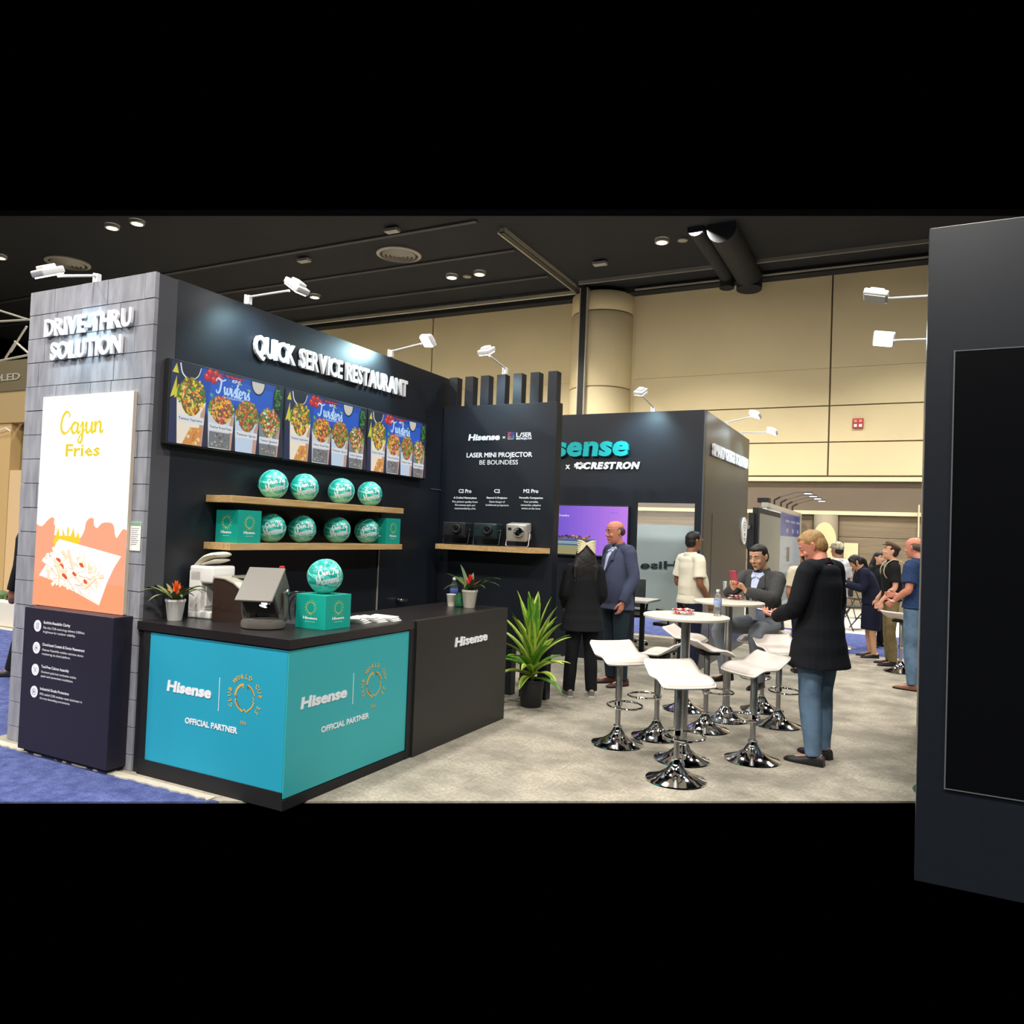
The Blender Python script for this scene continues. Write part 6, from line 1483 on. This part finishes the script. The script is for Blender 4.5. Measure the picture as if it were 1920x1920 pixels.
# 2 man in the navy blazer
q = person('smiling balding man in a navy blazer facing left beside the wall screen', at_floor(1152, 1283), (-R_ * .86 - F_ * .45), 1.84, 'ruddy',
           pose=dict(skull=(0, .06, 1.615), neck=(0, .01, 1.47), elL=(-.25, -.02, 1.14), wrL=(-.235, .10, .90), elR=(.25, -.02, 1.14), wrR=(.22, .12, .92)), head=(-.12, -.12, .0), curl=(.5, .5), hd=((0, .25, -1), (.05, .2, -1)),
           vox=.0058, bulk=1.12, belly=.06, hair='bald', hairc='4a3c34', smile=True, top='blazer', topc=F_navy, coat_len=.80, flare=.02, bottomc=F_dkt, shoes='shoe_brown', soles='sole_black', seed=8)
suit_front(q, F_ltshirt, F_navy, 1.22, .05)
# 3 woman with the bow
q = person('woman with long dark hair and cream bow in a black suit seen from behind', at_floor(1087, 1305), (F_ * 1.0 - R_ * .1), 1.60, 'asian',
           pose=dict(elR=(.215, .0, 1.14), wrR=(.17, .16, 1.0), elL=(-.215, .0, 1.14), wrL=(-.17, .16, 1.0), anR=(.13, .0, .085), anL=(-.13, 0, .085), knR=(.105, .01, .49), knL=(-.105, .01, .49)), head=(0, -.08, 0), female=True, bulk=1.0,
           vox=.0065, hair='long', hairc='1a1413', top='blazer', topc=F_blackp, coat_len=.74, flare=.05, bottomc=F_blackp, shoes='shoe_grey', soles='sole_white', seed=12)
P = q['P']; mb = MB()
for sx in (-1, 1):
    for k in range(7): mb.tube([P(0, -.115, .065), P(sx * .05, -.122, .088 - k * .013), P(sx * .095, -.108, .095 - k * .022)], [(.008, .006), (.022, .01), (.02, .008)], 8, cap='round', sub=2)
mb.ell(P(0, -.12, .06), (.014, .01, .016)); mb.build('hair_bow', mat('cream_lace', 'e6dcb8', .8), q['t'], True)
# 4 man in the cream shirt
q = person('man in a cream short-sleeved shirt and glasses standing beyond the bar tables', V((at_y(1291, 1200, 9.3).x, 9.3, 0)), (R_ * .88 + F_ * .35), 1.74, 'brown',
           pose=dict(elR=(.235, -.03, 1.14), wrR=(.20, .14, .93), elL=(-.235, -.03, 1.14), wrL=(-.17, .16, .95), skull=(0, .03, 1.635)), head=(.05, .08, 0), vox=.0065, bulk=1.12, belly=.09, hair='short', hairc='16110f', glasses=True,
           top='shirt', topc=F_cream, sleeves='short', coat_len=.90, bottomc=F_navyt, shoes='shoe_black', seed=21, hd=((-.1, .4, -1), (.1, .4, -1)))
lanyard(q, [q['J']['neck'] + V((-.06, .0, .02)), q['J']['chest'] + V((-.05, .16, .06)), q['J']['waist'] + V((0, .235, .05)), q['J']['chest'] + V((.05, .16, .06)), q['J']['neck'] + V((.06, 0, .02))], M_grille)
# 5 seated man
sp = at_floor(1428, 1332)
hz = .80
q = person('seated man in a grey jacket looking at a phone at the far bar table', V((sp.x, sp.y, 0)) , (-R_ * .80 - F_ * .60), 1.76, 'asian',
           pose=dict(pelvis=(0, -.02, .86), waist=(0, .0, 1.0), chest=(0, .045, 1.18), sh=(0, .05, 1.29), neck=(0, .06, 1.355), skull=(.0, .12, 1.495), shR=(.18, .05, 1.295), shL=(-.18, .05, 1.295),
                     elR=(.23, .24, 1.13), elL=(-.24, .22, 1.12), wrR=(.04, .44, 1.19), wrL=(-.09, .42, 1.17), hipR=(.10, .02, .83), hipL=(-.10, .02, .83), knR=(.20, .42, .80), knL=(-.21, .42, .80), anR=(.16, .36, .38), anL=(-.17, .30, .36)),
           head=(.05, -.28, 0), hd=((-.35, .45, .75), (.35, .45, .75)), hn=((-.4, .6, -.4), (.3, .6, -.4)), curl=(.8, .7), vox=.0058, bulk=1.04, hair='short', hairc='241f1d', top='jacket', topc=F_grey, coat_len=.80, bottomc=F_greyt, shoes='shoe_black', feet=((.2, 1), (-.2, 1)), seed=31)
q['start'] = .30
patch(q, q['top'], [(-.05, 1.22), (.05, 1.22), (.095, .88), (-.095, .88)], F_ltshirt, 'shirt_lower', .003)
suit_front(q, F_ltshirt, F_grey, 1.06, .06)
phone('red backed smartphone held up by the seated man', q, V((-.03, .53, 1.30)), Euler((1.15, 0, .05)).to_matrix(), 'b03a50', '9aa4c0')
b_ = MB().bbox(-.04, .04, -.002, .002, -.11, 0, .002).build('badge', M_paper, q['t']); b_.matrix_local = Matrix.Translation((0, .205, 1.03)) @ Euler((-.12, 0, 0)).to_matrix().to_4x4()
MB().tube([(-.06, .1, 1.36), (-.05, .18, 1.2), (0, .205, 1.03), (.05, .18, 1.2), (.06, .1, 1.36)], .0035, 6, cap='round', sub=3).build('lanyard', M_grille, q['t'], True)
# 6 woman in navy skirt suit
q = person('woman in a navy jacket and skirt bending over to write', at_floor(1632, 1232), (-R_ * .97 + F_ * .15), 1.60, 'asian',
           pose=dict(chest=(0, .10, 1.27), sh=(0, .155, 1.37), neck=(0, .19, 1.42), skull=(0, .27, 1.53), waist=(0, .03, 1.1), shR=(.16, .155, 1.37), shL=(-.16, .155, 1.37), elR=(.19, .20, 1.12), elL=(-.19, .20, 1.12), wrR=(.10, .40, 1.18), wrL=(-.10, .42, 1.16)),
           head=(0, -.55, 0), hd=((-.1, 1, .1), (.1, 1, .1)), female=True, vox=.0085, bgp=True, hair='pony', hairc='1d1614', top='blazer', topc=F_nsuit, coat_len=.86, bottom='skirt', bottomc=F_nsuit, seed=41, curl=(.9, .6), bulk=1.0)
# 7 flat cap man
q = person('man in a brown flat cap and khaki trousers looking up to the left', at_floor(1668, 1247), (-R_ * .95 + F_ * .25), 1.70, 'fair',
           pose=dict(skull=(0, .02, 1.63), elL=(-.23, .0, 1.13), wrL=(-.19, .17, .92), wrR=(.2, .15, .93)), head=(0, .25, 0), vox=.0085, bgp=True, hair='short', hairc='2a1f1a', top='tee', topc=F_tee, sleeves='short', coat_len=.92, bottomc=F_khaki, shoes='shoe_black', seed=51, bulk=.98)
P = q['P']; mb = MB(); mb.ell(P(0, -.01, .085), (.092, .115, .042), q['HR'] @ Euler((.25, 0, 0)).to_matrix()); mb.tube([P(0, .07, .085), P(0, .125, .070)], [(.07, .012), (.05, .007)], 14, ref=q['HR'] @ V((1, 0, 0)))
remesh(mb, .007, 'flat_cap', fabric('brown_cap', '5c4538'), q['t'], 2)
mb = MB(); mb.tube([V((0, -.19, 1.02)), V((0, -.22, 1.2)), V((0, -.19, 1.40))], [(.13, .07), (.14, .09), (.10, .05)], 16, ref=(1, 0, 0), sub=4); mb.tube([V((0, -.27, 1.1)), V((0, -.27, 1.2))], [(.09, .05)] * 2, 12, ref=(1, 0, 0))
o = remesh(mb, .012, 'backpack', fabric('orange_nylon', 'c8742c', .6), None, 3, .003); o.location = q['t'].location; o.rotation_euler = q['t'].rotation_euler; tag(o, 'orange backpack worn by the man in the flat cap', 'backpack')
for sx in (-1, 1): MB().tube([(sx * .09, -.14, 1.42), (sx * .10, -.02, 1.475), (sx * .115, .10, 1.40), (sx * .12, .115, 1.25), (sx * .13, -.05, 1.08)], [(.018, .006)] * 5, 8, ref=(1, 0, 0), cap='round', sub=4).build('strap', mat('strap_cream', 'c8bd9a', .8), o, True)
# 8 navy shirt man at the dark wall
q = person('man in a navy shirt and jeans partly hidden by the dark wall at the right', at_floor(1716, 1293) , (-R_ * .55 + F_ * .75), 1.78, 'ruddy',
           pose=dict(elL=(-.26, -.03, 1.15), wrL=(-.22, .16, 1.0), elR=(.25, .02, 1.14), wrR=(.10, .28, 1.05), skull=(0, .05, 1.62)), head=(0, -.1, 0), vox=.0075, bulk=1.14, hair='bald', hairc='5a4638', top='polo', topc=F_polo, sleeves='short', coat_len=.93, bottomc=F_jean, shoes='shoe_tan', seed=61, curl=(.7, .6), hd=((-.2, 1, 0), (.2, .8, -.5)))
MB().torus(q['J']['wrL'], .032, .006, None, 18, 6).build('bracelet', M_white, q['t'], True)
# 9 person behind: beige shirt
q = person('person in a beige short-sleeved shirt standing behind the blond man', at_floor(1507, 1262), (F_ * .9 + R_ * .3), 1.60, 'tan', pose=dict(wrL=(-.2, .1, .95)), vox=.0095, bgp=True, hair='short', hairc='1d1714', top='shirt', topc=F_beige, sleeves='short', coat_len=.85, bottomc=F_navyt, seed=71)
# 10 white cap person
q = person('person in a pale patterned cap and white shirt beyond the blond man', at_floor(1566, 1222), (F_ * .9 - R_ * .4), 1.68, 'tan', vox=.0095, bgp=True, hair='short', hairc='2a2320', top='tee', topc=F_white, sleeves='short', coat_len=.88, bottomc=F_navyt, seed=81)
P = q['P']; mb = MB(); mb.ell(P(0, -.01, .05), (.092, .112, .085), q['HR']); mb.tube([P(0, .08, .045), P(0, .16, .03)], [(.075, .008), (.055, .006)], 14, ref=q['HR'] @ V((1, 0, 0)))
remesh(mb, .008, 'cap', mat('patterned_cap', 'd9d0b8', .8, col2='6a5f50', nscale=28), q['t'], 2)
# 11 dark haired woman between
q = person('dark haired woman in black half hidden behind the flat-cap man', V((at_y(1646, 1100, 14.2).x, 14.2, 0)), (R_ * .3 - F_ * 1.0), 1.56, 'asian', female=True, vox=.0095, bgp=True, hair='long', hairc='1a1413', top='jacket', topc=F_blackp, coat_len=.82, bottomc=F_blackp, seed=91)
# 12 person at the far left
q = person('dark person mostly hidden behind the stone tower at the far left', V((at_z(26, 1290).x - .02, at_z(26, 1290).y, 0)), (-R_ * 1.0 + F_ * .1), 1.76, 'brown', pose=dict(anL=(-.1, .12, .085)), vox=.0095, bgp=True, hair='short', hairc='2a1a14', top='jacket', topc=F_blackp, coat_len=.8, bottomc=F_blackp, seed=95)
q['t'].location = V((at_y(58, 1200, 4.9).x, 4.9, 0))
